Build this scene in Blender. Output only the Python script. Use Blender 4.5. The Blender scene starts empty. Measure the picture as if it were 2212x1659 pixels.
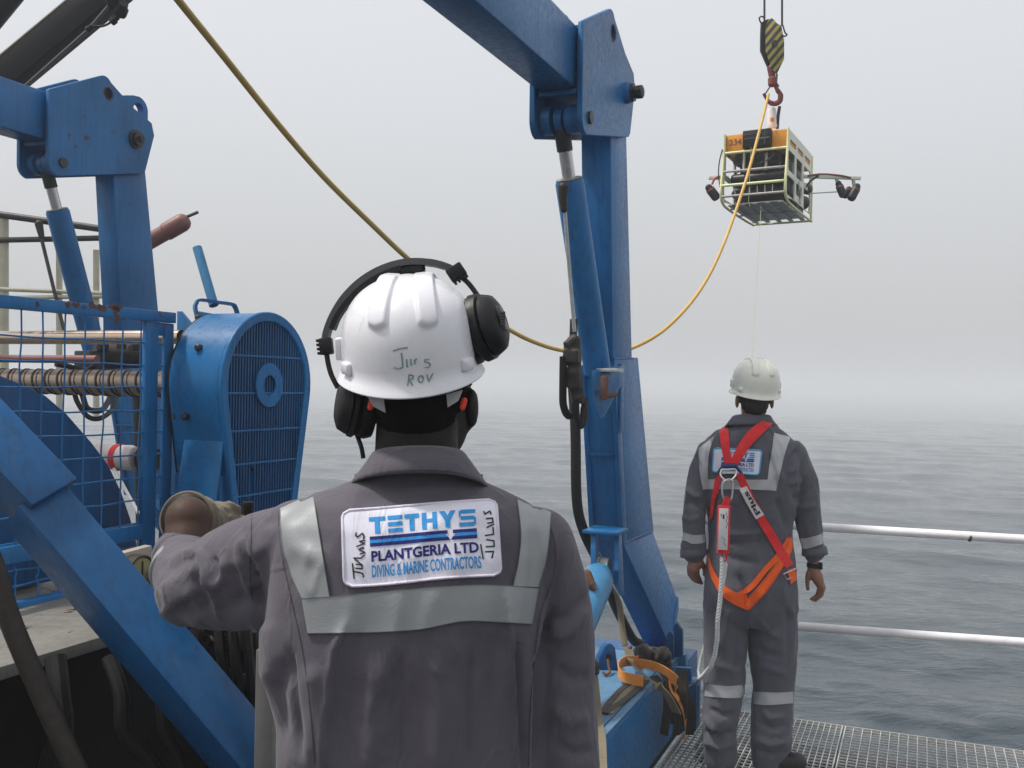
import bpy, bmesh, math, random
import numpy as np
from mathutils import Vector, Matrix, noise
from mathutils.bvhtree import BVHTree

R = math.radians
S = bpy.context.scene
COL = S.collection
random.seed(5)

# ------------------------------------------------------------------ camera
CAMZ = 1.8
F, CX, CY = 2150.0, 1106.0, 829.5          # focal length and centre of the photograph, 2212 px wide
C0 = Vector((0, 0, CAMZ))
cam = bpy.data.objects.new('camera', bpy.data.cameras.new('camera'))
COL.objects.link(cam)
cam.location = C0
ROLL = R(1.0)                             # the photographer held the camera a little askew
cam.rotation_euler = (Matrix.Rotation(-ROLL, 3, 'Y') @ Matrix.Rotation(R(90), 3, 'X')).to_euler()
cam.data.sensor_width = 36
cam.data.lens = F / 2212 * 36
cam.data.clip_start = 0.05
cam.data.clip_end = 6000
S.camera = cam

# ------------------------------------------------------------------ light, sky, exposure
SUN_EL, SUN_AZ = 62.0, -92.0               # azimuth measured from the view direction, negative to the left
w = bpy.data.worlds.new('World')
S.world = w
w.use_nodes = True
nt = w.node_tree
nt.nodes.clear()
out = nt.nodes.new('ShaderNodeOutputWorld')
bg = nt.nodes.new('ShaderNodeBackground')
sky = nt.nodes.new('ShaderNodeTexSky')
sky.sky_type = 'NISHITA'
sky.sun_disc = False
sky.sun_elevation = R(SUN_EL)
sky.sun_rotation = R(SUN_AZ)
sky.air_density = 1.2
sky.dust_density = 8.0
sky.ozone_density = 1.0
hsv = nt.nodes.new('ShaderNodeHueSaturation')
hsv.inputs['Saturation'].default_value = 0.62
hsv.inputs['Value'].default_value = 1.0
mx = nt.nodes.new('ShaderNodeMix')
mx.data_type = 'RGBA'
mx.inputs['Factor'].default_value = 0.64
tc = nt.nodes.new('ShaderNodeTexCoord')
sx_ = nt.nodes.new('ShaderNodeSeparateXYZ')
nt.links.new(tc.outputs['Generated'], sx_.inputs[0])
rp = nt.nodes.new('ShaderNodeMapRange')
rp.inputs['From Min'].default_value = 0.0
rp.inputs['From Max'].default_value = 0.42
rp.interpolation_type = 'SMOOTHSTEP'
nt.links.new(sx_.outputs['Z'], rp.inputs['Value'])
fogc = nt.nodes.new('ShaderNodeMix')                    # the white of the fog bank, thicker and duller towards the horizon
fogc.data_type = 'RGBA'
fogc.inputs['A'].default_value = (7.0, 7.1, 7.3, 1)
fogc.inputs['B'].default_value = (8.9, 9.03, 9.25, 1)
nt.links.new(rp.outputs['Result'], fogc.inputs['Factor'])
nt.links.new(fogc.outputs['Result'], mx.inputs['B'])
nt.links.new(sky.outputs[0], hsv.inputs['Color'])
nt.links.new(hsv.outputs[0], mx.inputs['A'])
nt.links.new(mx.outputs['Result'], bg.inputs['Color'])
bg.inputs['Strength'].default_value = 0.1
nt.links.new(bg.outputs[0], out.inputs['Surface'])

sd = bpy.data.lights.new('sun', 'SUN')
sd.energy = 2.7
sd.angle = R(5)
sd.color = (1.0, 0.96, 0.9)
sun = bpy.data.objects.new('sun', sd)
COL.objects.link(sun)
sun_dir = Vector((math.cos(R(SUN_EL)) * math.sin(R(SUN_AZ)), math.cos(R(SUN_EL)) * math.cos(R(SUN_AZ)), math.sin(R(SUN_EL))))
sun.rotation_euler = (-sun_dir).to_track_quat('-Z', 'Y').to_euler()
sun.location = (0, 0, 30)

S.view_settings.view_transform = 'Standard'
S.view_settings.look = 'None'
S.view_settings.exposure = 0.22
S.view_settings.gamma = 1.0
S.view_settings.use_curve_mapping = False
S.render.engine = 'CYCLES'
S.cycles.use_denoising = True
S.cycles.max_bounces = 8
S.cycles.volume_bounces = 3
S.cycles.transparent_max_bounces = 12

# ------------------------------------------------------------------ measuring helpers
SA = R(22.5)
sv = Vector((math.cos(SA), -math.sin(SA), 0))     # along the ship's side
uv = Vector((math.sin(SA), math.cos(SA), 0))      # outboard, towards the sea
zv = Vector((0, 0, 1))


def ray(x, y):
    a, b = (x - CX) / F, (y - CY) / F
    return Vector((a * math.cos(ROLL) + b * math.sin(ROLL), 1, a * math.sin(ROLL) - b * math.cos(ROLL)))


def W(x, y, D):
    return C0 + ray(x, y) * D


def hit(x, y, P, n):
    r = ray(x, y)
    return C0 + r * ((P - C0).dot(n) / r.dot(n))


def SU(s, u, z):
    v = sv * s + uv * u
    return Vector((v.x, v.y, z))


# ------------------------------------------------------------------ objects
def setp(o, label=None, cat=None, group=None, kind=None):
    if label: o['label'] = label
    if cat: o['category'] = cat
    if group: o['group'] = group
    if kind: o['kind'] = kind
    return o


def thing(name, label, cat, loc, group=None):
    o = bpy.data.objects.new(name, None)
    o.empty_display_size = 0.1
    COL.objects.link(o)
    o.location = loc
    return setp(o, label, cat, group)


def wm(o):
    m = Matrix.Translation(o.location)
    return (wm(o.parent) @ o.matrix_parent_inverse @ m) if o.parent else m


def par(o, parent):
    o.parent = parent
    o.matrix_parent_inverse = wm(parent).inverted()


def link_mesh(name, me, mat, parent=None, smooth=35, label=None, kind=None):
    o = bpy.data.objects.new(name, me)
    COL.objects.link(o)
    if mat is not None:
        me.materials.append(mat)
    if smooth:
        me.polygons.foreach_set('use_smooth', [True] * len(me.polygons))
        if smooth < 180:
            me.set_sharp_from_angle(angle=R(smooth))
    if parent is not None:
        par(o, parent)
    if label: o['label'] = label
    if kind: o['kind'] = kind
    return o


def again(o, loc_offset, parent=None, name=None):
    c = o.copy()
    COL.objects.link(c)
    if parent is not None:
        par(c, parent)
    c.location = o.location + Vector(loc_offset)
    return c


class MB:
    """collects shapes into one mesh"""

    def __init__(self):
        self.bm = bmesh.new()

    def _bev(self, verts, off, seg=2, ang=35):
        if not off:
            return
        es = set()
        for v in verts:
            for e in v.link_edges:
                if len(e.link_faces) == 2 and e.calc_face_angle(0) > R(ang):
                    es.add(e)
        if es:
            bmesh.ops.bevel(self.bm, geom=list(es), offset=off, offset_type='OFFSET', segments=seg, profile=0.5, affect='EDGES', clamp_overlap=True)

    def box(self, c, half, axes=None, bev=0.004):
        ax = axes or (Vector((1, 0, 0)), Vector((0, 1, 0)), Vector((0, 0, 1)))
        vs = []
        for i in (-1, 1):
            for j in (-1, 1):
                for k in (-1, 1):
                    vs.append(self.bm.verts.new(Vector(c) + ax[0] * half[0] * i + ax[1] * half[1] * j + ax[2] * half[2] * k))
        for f in ((0, 1, 3, 2), (4, 6, 7, 5), (0, 4, 5, 1), (2, 3, 7, 6), (0, 2, 6, 4), (1, 5, 7, 3)):
            self.bm.faces.new([vs[q] for q in f])
        self.fixn(vs)
        self._bev(vs, bev)
        return self

    def fixn(self, vs):
        fs = {f for v in vs for f in v.link_faces}
        bmesh.ops.recalc_face_normals(self.bm, faces=list(fs))

    def hexa(self, a, b, bev=0.004):
        """two matching loops of points joined into a closed solid"""
        va = [self.bm.verts.new(p) for p in a]
        vb = [self.bm.verts.new(p) for p in b]
        n = len(a)
        self.bm.faces.new(va)
        self.bm.faces.new(vb[::-1])
        for i in range(n):
            self.bm.faces.new((va[i], vb[i], vb[(i + 1) % n], va[(i + 1) % n]))
        self.fixn(va + vb)
        self._bev(va + vb, bev)
        return self

    def prism(self, pts, vec, bev=0.004):
        vec = Vector(vec)
        return self.hexa([Vector(p) for p in pts], [Vector(p) + vec for p in pts], bev)

    def plate(self, pts, holes, vec, bev=0):
        """outline with holes, given thickness"""
        vec = Vector(vec)
        edges = []
        for loop in [pts] + holes:
            vs = [self.bm.verts.new(Vector(p)) for p in loop]
            edges += [self.bm.edges.new((vs[i], vs[(i + 1) % len(vs)])) for i in range(len(vs))]
        r = bmesh.ops.triangle_fill(self.bm, use_beauty=True, use_dissolve=False, edges=edges)
        fs = [g for g in r['geom'] if isinstance(g, bmesh.types.BMFace)]
        e = bmesh.ops.extrude_face_region(self.bm, geom=fs)
        nv = [g for g in e['geom'] if isinstance(g, bmesh.types.BMVert)]
        bmesh.ops.translate(self.bm, vec=vec, verts=nv)
        allv = list({v for f in fs if f.is_valid for v in f.verts}) + nv
        self.fixn(allv)
        self._bev(allv, bev, 1, 50)
        return self

    def tube(self, pts, r, seg=10, caps=True, flat=None):
        pts = [Vector(p) for p in pts]
        n = len(pts)
        rs = r if isinstance(r, (list, tuple)) else [r] * n
        rings = []
        ref = None
        for i in range(n):
            t = (pts[min(i + 1, n - 1)] - pts[max(i - 1, 0)])
            if t.length < 1e-9:
                t = Vector((0, 0, 1))
            t.normalize()
            if ref is None:
                ref = Vector((0, 0, 1)) if abs(t.z) < 0.9 else Vector((1, 0, 0))
                if flat is not None: ref = Vector(flat[2])
            b = (ref - t * ref.dot(t))
            if b.length < 1e-6:
                b = t.orthogonal()
            b.normalize()
            ref = b if flat is None else ref
            c = t.cross(b)
            ring = []
            for k in range(seg):
                a = 2 * math.pi * k / seg
                if flat is None:
                    ring.append(self.bm.verts.new(pts[i] + (b * math.cos(a) + c * math.sin(a)) * rs[i]))
                else:
                    ring.append(self.bm.verts.new(pts[i] + b * math.cos(a) * flat[0] + c * math.sin(a) * flat[1]))
            rings.append(ring)
        for i in range(n - 1):
            for k in range(seg):
                self.bm.faces.new((rings[i][k], rings[i][(k + 1) % seg], rings[i + 1][(k + 1) % seg], rings[i + 1][k]))
        if caps:
            self.bm.faces.new(rings[0][::-1])
            self.bm.faces.new(rings[-1])
        return self

    def strap(self, pts, wv, half, th):
        """flat webbing: centre line, width direction, half width, half thickness"""
        pts = [Vector(p) for p in pts]
        n = len(pts)
        rings = []
        for i in range(n):
            t = (pts[min(i + 1, n - 1)] - pts[max(i - 1, 0)]).normalized()
            b = Vector(wv[i] if isinstance(wv, list) else wv)
            b = (b - t * b.dot(t)).normalized()
            c = t.cross(b)
            rings.append([self.bm.verts.new(pts[i] + b * half * i1 + c * th * j1) for i1, j1 in ((-1, -1), (1, -1), (1, 1), (-1, 1))])
        for i in range(n - 1):
            for k in range(4):
                self.bm.faces.new((rings[i][k], rings[i][(k + 1) % 4], rings[i + 1][(k + 1) % 4], rings[i + 1][k]))
        self.bm.faces.new(rings[0][::-1])
        self.bm.faces.new(rings[-1])
        return self

    def lathe(self, p0, axis, prof, seg=24):
        axis = Vector(axis).normalized()
        b = axis.orthogonal().normalized()
        c = axis.cross(b)
        rings = []
        p0 = Vector(p0)
        for t, r in prof:
            if r < 1e-6:
                rings.append([self.bm.verts.new(p0 + axis * t)])
            else:
                rings.append([self.bm.verts.new(p0 + axis * t + (b * math.cos(2 * math.pi * k / seg) + c * math.sin(2 * math.pi * k / seg)) * r) for k in range(seg)])
        for i in range(len(rings) - 1):
            A, B = rings[i], rings[i + 1]
            for k in range(seg):
                k2 = (k + 1) % seg
                if len(A) == 1 and len(B) == 1:
                    continue
                if len(A) == 1:
                    self.bm.faces.new((A[0], B[k2], B[k]))
                elif len(B) == 1:
                    self.bm.faces.new((A[k], A[k2], B[0]))
                else:
                    self.bm.faces.new((A[k], A[k2], B[k2], B[k]))
        if len(rings[0]) > 1: self.bm.faces.new(rings[0][::-1])
        if len(rings[-1]) > 1: self.bm.faces.new(rings[-1])
        return self

    def ball(self, c, r, sc=(1, 1, 1), axes=None, seg=20):
        ax = axes or (Vector((1, 0, 0)), Vector((0, 1, 0)), Vector((0, 0, 1)))
        ret = bmesh.ops.create_uvsphere(self.bm, u_segments=seg, v_segments=max(6, seg // 2), radius=r)
        for v in ret['verts']:
            q = v.co.copy()
            v.co = Vector(c) + ax[0] * q.x * sc[0] + ax[1] * q.y * sc[1] + ax[2] * q.z * sc[2]
        return self

    def limb(self, pts, rs, seg=16):
        """tapered limb with ball joints, for the voxel union"""
        for p, r in zip(pts, rs):
            self.ball(p, r, seg=seg)
        self.tube(pts, rs, seg=seg)
        return self

    def rings(self, secs, seg=40, e=2.4):
        """secs: centre, half width x, half depth y (superellipse, horizontal)"""
        rg = []
        for c, a, b in secs:
            row = []
            for k in range(seg):
                t = 2 * math.pi * k / seg
                ct, st = math.cos(t), math.sin(t)
                row.append(self.bm.verts.new(Vector(c) + Vector((a * math.copysign(abs(ct) ** (2 / e), ct), b * math.copysign(abs(st) ** (2 / e), st), 0))))
            rg.append(row)
        for i in range(len(rg) - 1):
            for k in range(seg):
                self.bm.faces.new((rg[i][k], rg[i][(k + 1) % seg], rg[i + 1][(k + 1) % seg], rg[i + 1][k]))
        self.bm.faces.new(rg[0][::-1])
        self.bm.faces.new(rg[-1])
        bmesh.ops.recalc_face_normals(self.bm, faces=list({f for r_ in rg for v in r_ for f in v.link_faces}))
        return self

    def mesh(self, name='m'):
        me = bpy.data.meshes.new(name)
        self.bm.normal_update()
        self.bm.to_mesh(me)
        self.bm.free()
        return me

    def build(self, name, mat, parent=None, smooth=35, label=None, kind=None):
        return link_mesh(name, self.mesh(name), mat, parent, smooth, label, kind)


def spline(pts, n=8):
    """Catmull-Rom through the points"""
    P = [Vector(p) for p in pts]
    P = [P[0] * 2 - P[1]] + P + [P[-1] * 2 - P[-2]]
    res = []
    for i in range(1, len(P) - 2):
        for k in range(n):
            t = k / n
            a, b, c, d = P[i - 1], P[i], P[i + 1], P[i + 2]
            res.append(0.5 * ((2 * b) + (c - a) * t + (2 * a - 5 * b + 4 * c - d) * t * t + (-a + 3 * b - 3 * c + d) * t ** 3))
    res.append(P[-2])
    return res


def voxel_union(mb, vox, smooth=3, name='m'):
    """one continuous surface out of overlapping solids"""
    o = bpy.data.objects.new('tmp', mb.mesh(name))
    COL.objects.link(o)
    m = o.modifiers.new('r', 'REMESH')
    m.mode = 'VOXEL'
    m.voxel_size = vox
    if smooth:
        q = o.modifiers.new('s', 'SMOOTH')
        q.iterations = smooth
        q.factor = 0.5
    dg = bpy.context.evaluated_depsgraph_get()
    me = bpy.data.meshes.new_from_object(o.evaluated_get(dg))
    old = o.data
    bpy.data.objects.remove(o)
    bpy.data.meshes.remove(old)
    return me


def get_np(me):
    n = len(me.vertices)
    co = np.empty(n * 3, np.float32)
    me.vertices.foreach_get('co', co)
    no = np.empty(n * 3, np.float32)
    me.vertex_normals.foreach_get('vector', no)
    return co.reshape(-1, 3), no.reshape(-1, 3)


def fold(me, strokes, k=1.0, rough=0.0, facing=True, rscale=(9, 9, 3), seed=0.0):
    """press folds into cloth. stroke: (points in photo px, width px, height m, skew)"""
    co, no = get_np(me)
    co = co.astype(np.float64); no = no.astype(np.float64)
    xa, za = co[:, 0] / co[:, 1], (co[:, 2] - CAMZ) / co[:, 1]
    X = CX + (xa * math.cos(ROLL) + za * math.sin(ROLL)) * F
    Y = CY + (xa * math.sin(ROLL) - za * math.cos(ROLL)) * F
    face = np.clip(-no[:, 1] * 2.0 + 0.3, 0, 1)
    d = np.zeros(len(co))
    for st in strokes:
        pts, wd, amp = st[0], st[1], st[2]
        skew = st[3] if len(st) > 3 else 0.0
        best = np.full(len(co), 1e9)
        sgn = np.zeros(len(co))
        tt = np.zeros(len(co))
        L = len(pts) - 1
        for i in range(L):
            ax, ay = pts[i]; bx, by = pts[i + 1]
            dx, dy = bx - ax, by - ay
            l2 = dx * dx + dy * dy + 1e-9
            t = np.clip(((X - ax) * dx + (Y - ay) * dy) / l2, 0, 1)
            ex, ey = X - (ax + t * dx), Y - (ay + t * dy)
            dd = np.hypot(ex, ey)
            m = dd < best
            best[m] = dd[m]
            sgn[m] = np.sign(dx * ey - dy * ex)[m]
            tt[m] = ((i + t) / L)[m]
        wide = wd * np.where(sgn > 0, 1 + skew, 1 - skew)
        prof = np.exp(-(best / wide) ** 2)
        ends = np.clip(np.minimum(tt, 1 - tt) * 5 + 0.15, 0, 1)
        d += amp * prof * ends * face
    if rough:
        for i in range(len(co)):
            p = Vector((co[i, 0] * rscale[0] + seed, co[i, 1] * rscale[1], co[i, 2] * rscale[2]))
            wz = noise.noise(p * 0.5 + Vector((7, 3, 1))) * 1.5
            a = noise.noise(p + Vector((wz, wz, wz)))
            a2 = noise.noise(p * 2.3 + Vector((wz + 4, wz, 2)))
            d[i] += rough * ((1 - abs(a) * 2.2) * 0.8 + a2 * 0.5)
    co = co + no * d[:, None] * k
    me.vertices.foreach_set('co', co.astype(np.float32).ravel())
    me.update()


def bvh_of(me):
    bm = bmesh.new()
    bm.from_mesh(me)
    t = BVHTree.FromBMesh(bm)
    bm.free()
    return t


def cast(bvh, x, y, fallback=1.5):
    r = ray(x, y).normalized()
    h = bvh.ray_cast(C0, r)
    if h[0] is None:
        q = bvh.find_nearest(C0 + ray(x, y) * fallback)
        return q[0], q[1]
    return h[0], h[1]


def drape(bvh, grid, off, mat, name, parent, under=0.002, D=1.5, smooth=180, label=None):
    """cloth strip laid on a surface: grid of rows of photo px"""
    bm = bmesh.new()
    m, n = len(grid), len(grid[0])
    gx = sum(g[0] for r in grid for g in r) / (m * n)
    gy = sum(g[1] for r in grid for g in r) / (m * n)
    def inward(x, y):
        for k in range(22):
            h = bvh.ray_cast(C0, ray(x, y).normalized())
            if h[0] is not None and abs(h[0].y - D) < 0.5:
                return h[0]
            x += (gx - x) * 0.06
            y += (gy - y) * 0.06
        return cast(bvh, x, y, D)[0]
    H = [[inward(*grid[i][j]) for j in range(n)] for i in range(m)]
    top = []
    for i in range(m):
        row = []
        for j in range(n):
            p = H[i][j]
            row.append(bm.verts.new(p - (p - C0).normalized() * off))
        top.append(row)
    for i in range(m - 1):
        for j in range(n - 1):
            bm.faces.new((top[i][j], top[i + 1][j], top[i + 1][j + 1], top[i][j + 1]))
    loop = [(0, j) for j in range(n)] + [(i, n - 1) for i in range(1, m)] + [(m - 1, j) for j in range(n - 2, -1, -1)] + [(i, 0) for i in range(m - 2, 0, -1)]
    low = [bm.verts.new(H[i][j] + (H[i][j] - C0).normalized() * under) for i, j in loop]
    for a in range(len(loop)):
        b = (a + 1) % len(loop)
        (i, j), (i2, j2) = loop[a], loop[b]
        bm.faces.new((top[i2][j2], top[i][j], low[a], low[b]))
    bmesh.ops.recalc_face_normals(bm, faces=bm.faces)
    me = bpy.data.meshes.new(name)
    bm.to_mesh(me)
    bm.free()
    return link_mesh(name, me, mat, parent, 40, label)


def quad_grid(TL, TR, BR, BL, nu, nv):
    g = []
    for j in range(nv + 1):
        v = j / nv
        row = []
        for i in range(nu + 1):
            u = i / nu
            row.append((TL[0] * (1 - u) * (1 - v) + TR[0] * u * (1 - v) + BR[0] * u * v + BL[0] * (1 - u) * v,
                        TL[1] * (1 - u) * (1 - v) + TR[1] * u * (1 - v) + BR[1] * u * v + BL[1] * (1 - u) * v))
        g.append(row)
    return g


def rail_grid(A, B, nu, nv):
    """grid between two polylines of px"""
    def samp(P, n):
        P = [Vector((p[0], p[1], 0)) for p in P]
        if len(P) > 2:
            Q = spline(P, 6)
        else:
            Q = [P[0].lerp(P[1], k / 12) for k in range(13)]
        res = []
        for k in range(n + 1):
            t = k / n * (len(Q) - 1)
            i = min(int(t), len(Q) - 2)
            q = Q[i].lerp(Q[i + 1], t - i)
            res.append((q.x, q.y))
        return res
    a, b = samp(A, nv), samp(B, nv)
    return [[(a[j][0] + (b[j][0] - a[j][0]) * i / nu, a[j][1] + (b[j][1] - a[j][1]) * i / nu) for i in range(nu + 1)] for j in range(nv + 1)]

# ------------------------------------------------------------------ materials
class NT:
    def __init__(self, name):
        self.m = bpy.data.materials.new(name)
        self.m.use_nodes = True
        self.t = self.m.node_tree
        self.b = self.t.nodes['Principled BSDF']
        self.pos = self.t.nodes.new('ShaderNodeNewGeometry').outputs['Position']

    def n(self, typ, **kw):
        x = self.t.nodes.new(typ)
        for k, v in kw.items():
            if k.startswith('i_'):
                x.inputs[int(k[2:]) if k[2:].isdigit() else k[2:].replace('_', ' ')].default_value = v
            else:
                setattr(x, k, v)
        return x

    def l(self, a, b):
        self.t.links.new(a, b)

    def noise(self, scale, detail=4, rough=0.55, stretch=None, dist=0.0):
        x = self.n('ShaderNodeTexNoise')
        x.inputs['Scale'].default_value = scale
        x.inputs['Detail'].default_value = detail
        x.inputs['Roughness'].default_value = rough
        x.inputs['Distortion'].default_value = dist
        v = self.pos
        if stretch:
            mp = self.n('ShaderNodeMapping')
            mp.inputs['Scale'].default_value = stretch
            self.l(v, mp.inputs['Vector'])
            v = mp.outputs[0]
        self.l(v, x.inputs['Vector'])
        return x.outputs['Fac']

    def ramp(self, fac, stops):
        r = self.n('ShaderNodeValToRGB')
        e = r.color_ramp.elements
        e[0].position, e[0].color = stops[0][0], stops[0][1]
        e[1].position, e[1].color = stops[-1][0], stops[-1][1]
        for p, c in stops[1:-1]:
            q = e.new(p)
            q.color = c
        self.l(fac, r.inputs[0])
        return r.outputs['Color']

    def mix(self, fac, a, b, mode='MIX'):
        x = self.n('ShaderNodeMix')
        x.data_type = 'RGBA'
        x.blend_type = mode
        for sock, val in (('Factor', fac), ('A', a), ('B', b)):
            if isinstance(val, (int, float, tuple)):
                x.inputs[sock].default_value = val
            else:
                self.l(val, x.inputs[sock])
        return x.outputs['Result']

    def bump(self, h, strength, dist=0.01, prev=None):
        b = self.n('ShaderNodeBump')
        b.inputs['Strength'].default_value = strength
        b.inputs['Distance'].default_value = dist
        self.l(h, b.inputs['Height'])
        if prev is not None:
            self.l(prev, b.inputs['Normal'])
        return b.outputs[0]

    def set(self, **kw):
        for k, v in kw.items():
            k = k.replace('_', ' ')
            if isinstance(v, (int, float, tuple)):
                self.b.inputs[k].default_value = v
            else:
                self.l(v, self.b.inputs[k])
        return self


def c4(r, g, b):
    return (r, g, b, 1)


def g4(v):
    return (v, v, v, 1)


def simple(name, col, rough=0.5, metal=0.0, var=0.25, scale=14, bump=0.1, bscale=120, spec=0.5):
    n = NT(name)
    f = n.noise(scale, 5)
    n2 = n.noise(scale * 5, 3)
    c = n.mix(f, tuple(x * (1 - var) for x in col[:3]) + (1,), tuple(min(1, x * (1 + var)) for x in col[:3]) + (1,))
    n.set(Base_Color=c, Metallic=metal)
    n.set(Roughness=n.ramp(n2, [(0.3, g4(max(0.02, rough - 0.08))), (0.7, g4(min(1, rough + 0.1)))]))
    n.b.inputs['Specular IOR Level'].default_value = spec
    if bump:
        n.set(Normal=n.bump(n.noise(bscale, 3), bump, 0.003))
    return n.m


def paint(name, base, worn=0.0, rust=0.0, rough=0.36, dirt=0.5):
    """thick marine paint: chalky patches, streaks running down, chips with rust"""
    n = NT(name)
    big = n.noise(2.2, 5, 0.6)
    streak = n.noise(6.0, 5, 0.65, (7, 7, 0.55))
    fine = n.noise(45, 4, 0.6)
    d = tuple(x * 0.72 for x in base) + (1,)
    lt = tuple(min(1, x * 1.18 + 0.008) for x in base) + (1,)
    c = n.mix(n.ramp(big, [(0.32, g4(0)), (0.7, g4(1))]), d, lt)
    sf = n.ramp(streak, [(0.47, g4(0)), (0.70, g4(dirt))])
    c = n.mix(sf, c, tuple(x * 0.45 + 0.010 for x in base) + (1,))
    chalk = n.ramp(n.noise(9, 6, 0.7, (3, 3, 0.8)), [(0.58, g4(0)), (0.80, g4(0.30 + worn))])
    c = n.mix(chalk, c, tuple(x * 0.75 + 0.085 for x in base) + (1,))
    n.b.inputs['Specular IOR Level'].default_value = 0.32
    if rust:
        ch = n.ramp(n.noise(13, 8, 0.70), [(0.69 - rust * 0.12, g4(0)), (0.71 - rust * 0.12, g4(1))])
        rc = n.mix(n.noise(60, 3), c4(0.02, 0.011, 0.008), c4(0.11, 0.045, 0.02))
        c = n.mix(ch, c, rc)
    n.set(Base_Color=c)
    n.set(Roughness=n.ramp(fine, [(0.3, g4(rough - 0.08)), (0.7, g4(rough + 0.14))]))
    b = n.bump(n.noise(26, 4), 0.10, 0.004)
    n.set(Normal=n.bump(fine, 0.12, 0.002, b))
    return n.m


def cloth(name, col, weave=1100, rough=0.85, var=0.2, wrinkle=0.35):
    n = NT(name)
    f = n.noise(5, 6, 0.65)
    wv = n.noise(weave, 1, 0.5)
    c = n.mix(f, tuple(x * (1 - var) for x in col) + (1,), tuple(x * (1 + var) for x in col) + (1,))
    c = n.mix(n.ramp(wv, [(0.3, g4(0)), (0.7, g4(0.3))]), c, tuple(x * 0.6 for x in col) + (1,))
    st = n.noise(3.1, 6, 0.7)
    c = n.mix(n.ramp(st, [(0.60, g4(0)), (0.70, g4(0.35))]), c, tuple(x * 0.45 for x in col) + (1,))
    n.set(Base_Color=c, Roughness=rough)
    n.b.inputs['Sheen Weight'].default_value = 0.15
    n.b.inputs['Specular IOR Level'].default_value = 0.2
    b = n.bump(n.noise(30, 5, 0.6, (1, 1, 0.55), 0.4), wrinkle, 0.006)
    # sharp creases where the cloth has been folded and sat in
    cr = n.noise(7.5, 3, 0.5, (1.0, 1.0, 0.5), 1.6)
    sb_ = n.n('ShaderNodeMath', operation='SUBTRACT', i_1=0.5)
    n.l(cr, sb_.inputs[0])
    ab_ = n.n('ShaderNodeMath', operation='ABSOLUTE')
    n.l(sb_.outputs[0], ab_.inputs[0])
    b = n.bump(n.ramp(ab_.outputs[0], [(0.0, g4(1)), (0.055, g4(0))]), 0.30, 0.004, b)
    n.set(Normal=n.bump(wv, 0.25, 0.0012, b))
    return n.m


BLUE = (0.006, 0.136, 0.36)
M = {}
M['blue'] = paint('blue_paint', BLUE, 0.05, 0.16, dirt=0.6)
M['blue_worn'] = paint('worn_blue_paint', (0.008, 0.138, 0.355), 0.25, 0.45)
M['blue_dark_shaded'] = paint('dark_shaded_blue_paint', (0.004, 0.080, 0.225), 0.02, 0.16, dirt=0.6)  # puts shade of brace and drum flange into the colour; navy base plates too
M['blue_light'] = paint('light_blue_paint', (0.05, 0.22, 0.42), 0.1, 0.12)
M['blue_top'] = paint('scuffed_blue_paint', (0.10, 0.22, 0.36), 0.5, 0.1, 0.5)
M['blue_guard'] = paint('guard_blue_paint', (0.008, 0.150, 0.385), 0.1, 0.10, 0.3)
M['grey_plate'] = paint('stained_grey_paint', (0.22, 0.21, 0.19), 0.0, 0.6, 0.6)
M['cream'] = simple('cream_paint', c4(0.52, 0.49, 0.37), 0.5)
M['white_rail'] = paint('white_rail_paint', (0.80, 0.79, 0.81), 0.0, 0.12, 0.35, 0.16)
M['black'] = simple('black_rubber', c4(0.007, 0.007, 0.008), 0.6, spec=0.25)
M['blackpaint'] = simple('black_paint', c4(0.006, 0.006, 0.007), 0.5, spec=0.25)
M['shade'] = simple('deep_shade_black', c4(0.0045, 0.0045, 0.005), 0.9, spec=0.06)  # deep shade under bed and stand put into this black
M['post_grey'] = simple('dull_grey_post', c4(0.15, 0.145, 0.14), 0.7, 0, 0.3)
M['hose'] = simple('hose_rubber', c4(0.008, 0.0075, 0.0075), 0.55, spec=0.3)
M['grease'] = simple('greasy_metal', c4(0.035, 0.029, 0.025), 0.55, 0.2, 0.6, 40, spec=0.3)
M['darkmetal'] = simple('dark_steel', c4(0.05, 0.05, 0.05), 0.45, 0.6)
M['rusty'] = simple('rusty_steel', c4(0.13, 0.06, 0.035), 0.8, 0.0, 0.5, 30)
M['chrome'] = simple('chromed_rod', c4(0.7, 0.68, 0.65), 0.22, 1.0, 0.1, 14, 0)
M['oldchrome'] = simple('browned_chrome', c4(0.58, 0.47, 0.38), 0.20, 1.0, 0.3, 5, 0)
M['screw'] = simple('stained_screw_shaft', c4(0.30, 0.235, 0.185), 0.38, 0.75, 0.4, 9, 0)
M['galv'] = simple('galvanised_steel', c4(0.46, 0.47, 0.46), 0.5, 0.2, 0.4, 40)
M['steel'] = simple('bright_steel', c4(0.62, 0.62, 0.62), 0.3, 0.9, 0.1, 8, 0)
M['deck'] = simple('dark_deck_paint', c4(0.03, 0.034, 0.035), 0.7, 0, 0.4, 5)
M['deckhouse'] = simple('deckhouse_paint', c4(0.22, 0.22, 0.23), 0.6)
M['hull'] = simple('hull_paint', c4(0.008, 0.010, 0.014), 0.6)
M['underbeam'] = simple('under_deck_beam', c4(0.13, 0.12, 0.13), 0.7)
M['cloth'] = cloth('grey_coverall_cloth', (0.101, 0.092, 0.113), 900, 0.85, 0.16, 0.4)
M['cloth_far'] = cloth('charcoal_coverall_cloth', (0.100, 0.100, 0.124), wrinkle=0.5)
M['seam'] = cloth('seam_thread', (0.055, 0.05, 0.055))
M['tape'] = simple('reflective_tape', c4(0.285, 0.298, 0.308), 0.46, 0.15, 0.12, 10, 0.15, 300)
M['tape_far'] = simple('bright_reflective_tape', c4(0.42, 0.43, 0.45), 0.38, 0.2, 0.12)
M['tape_edge'] = simple('tape_stitching', c4(0.13, 0.15, 0.14), 0.7)
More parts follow.
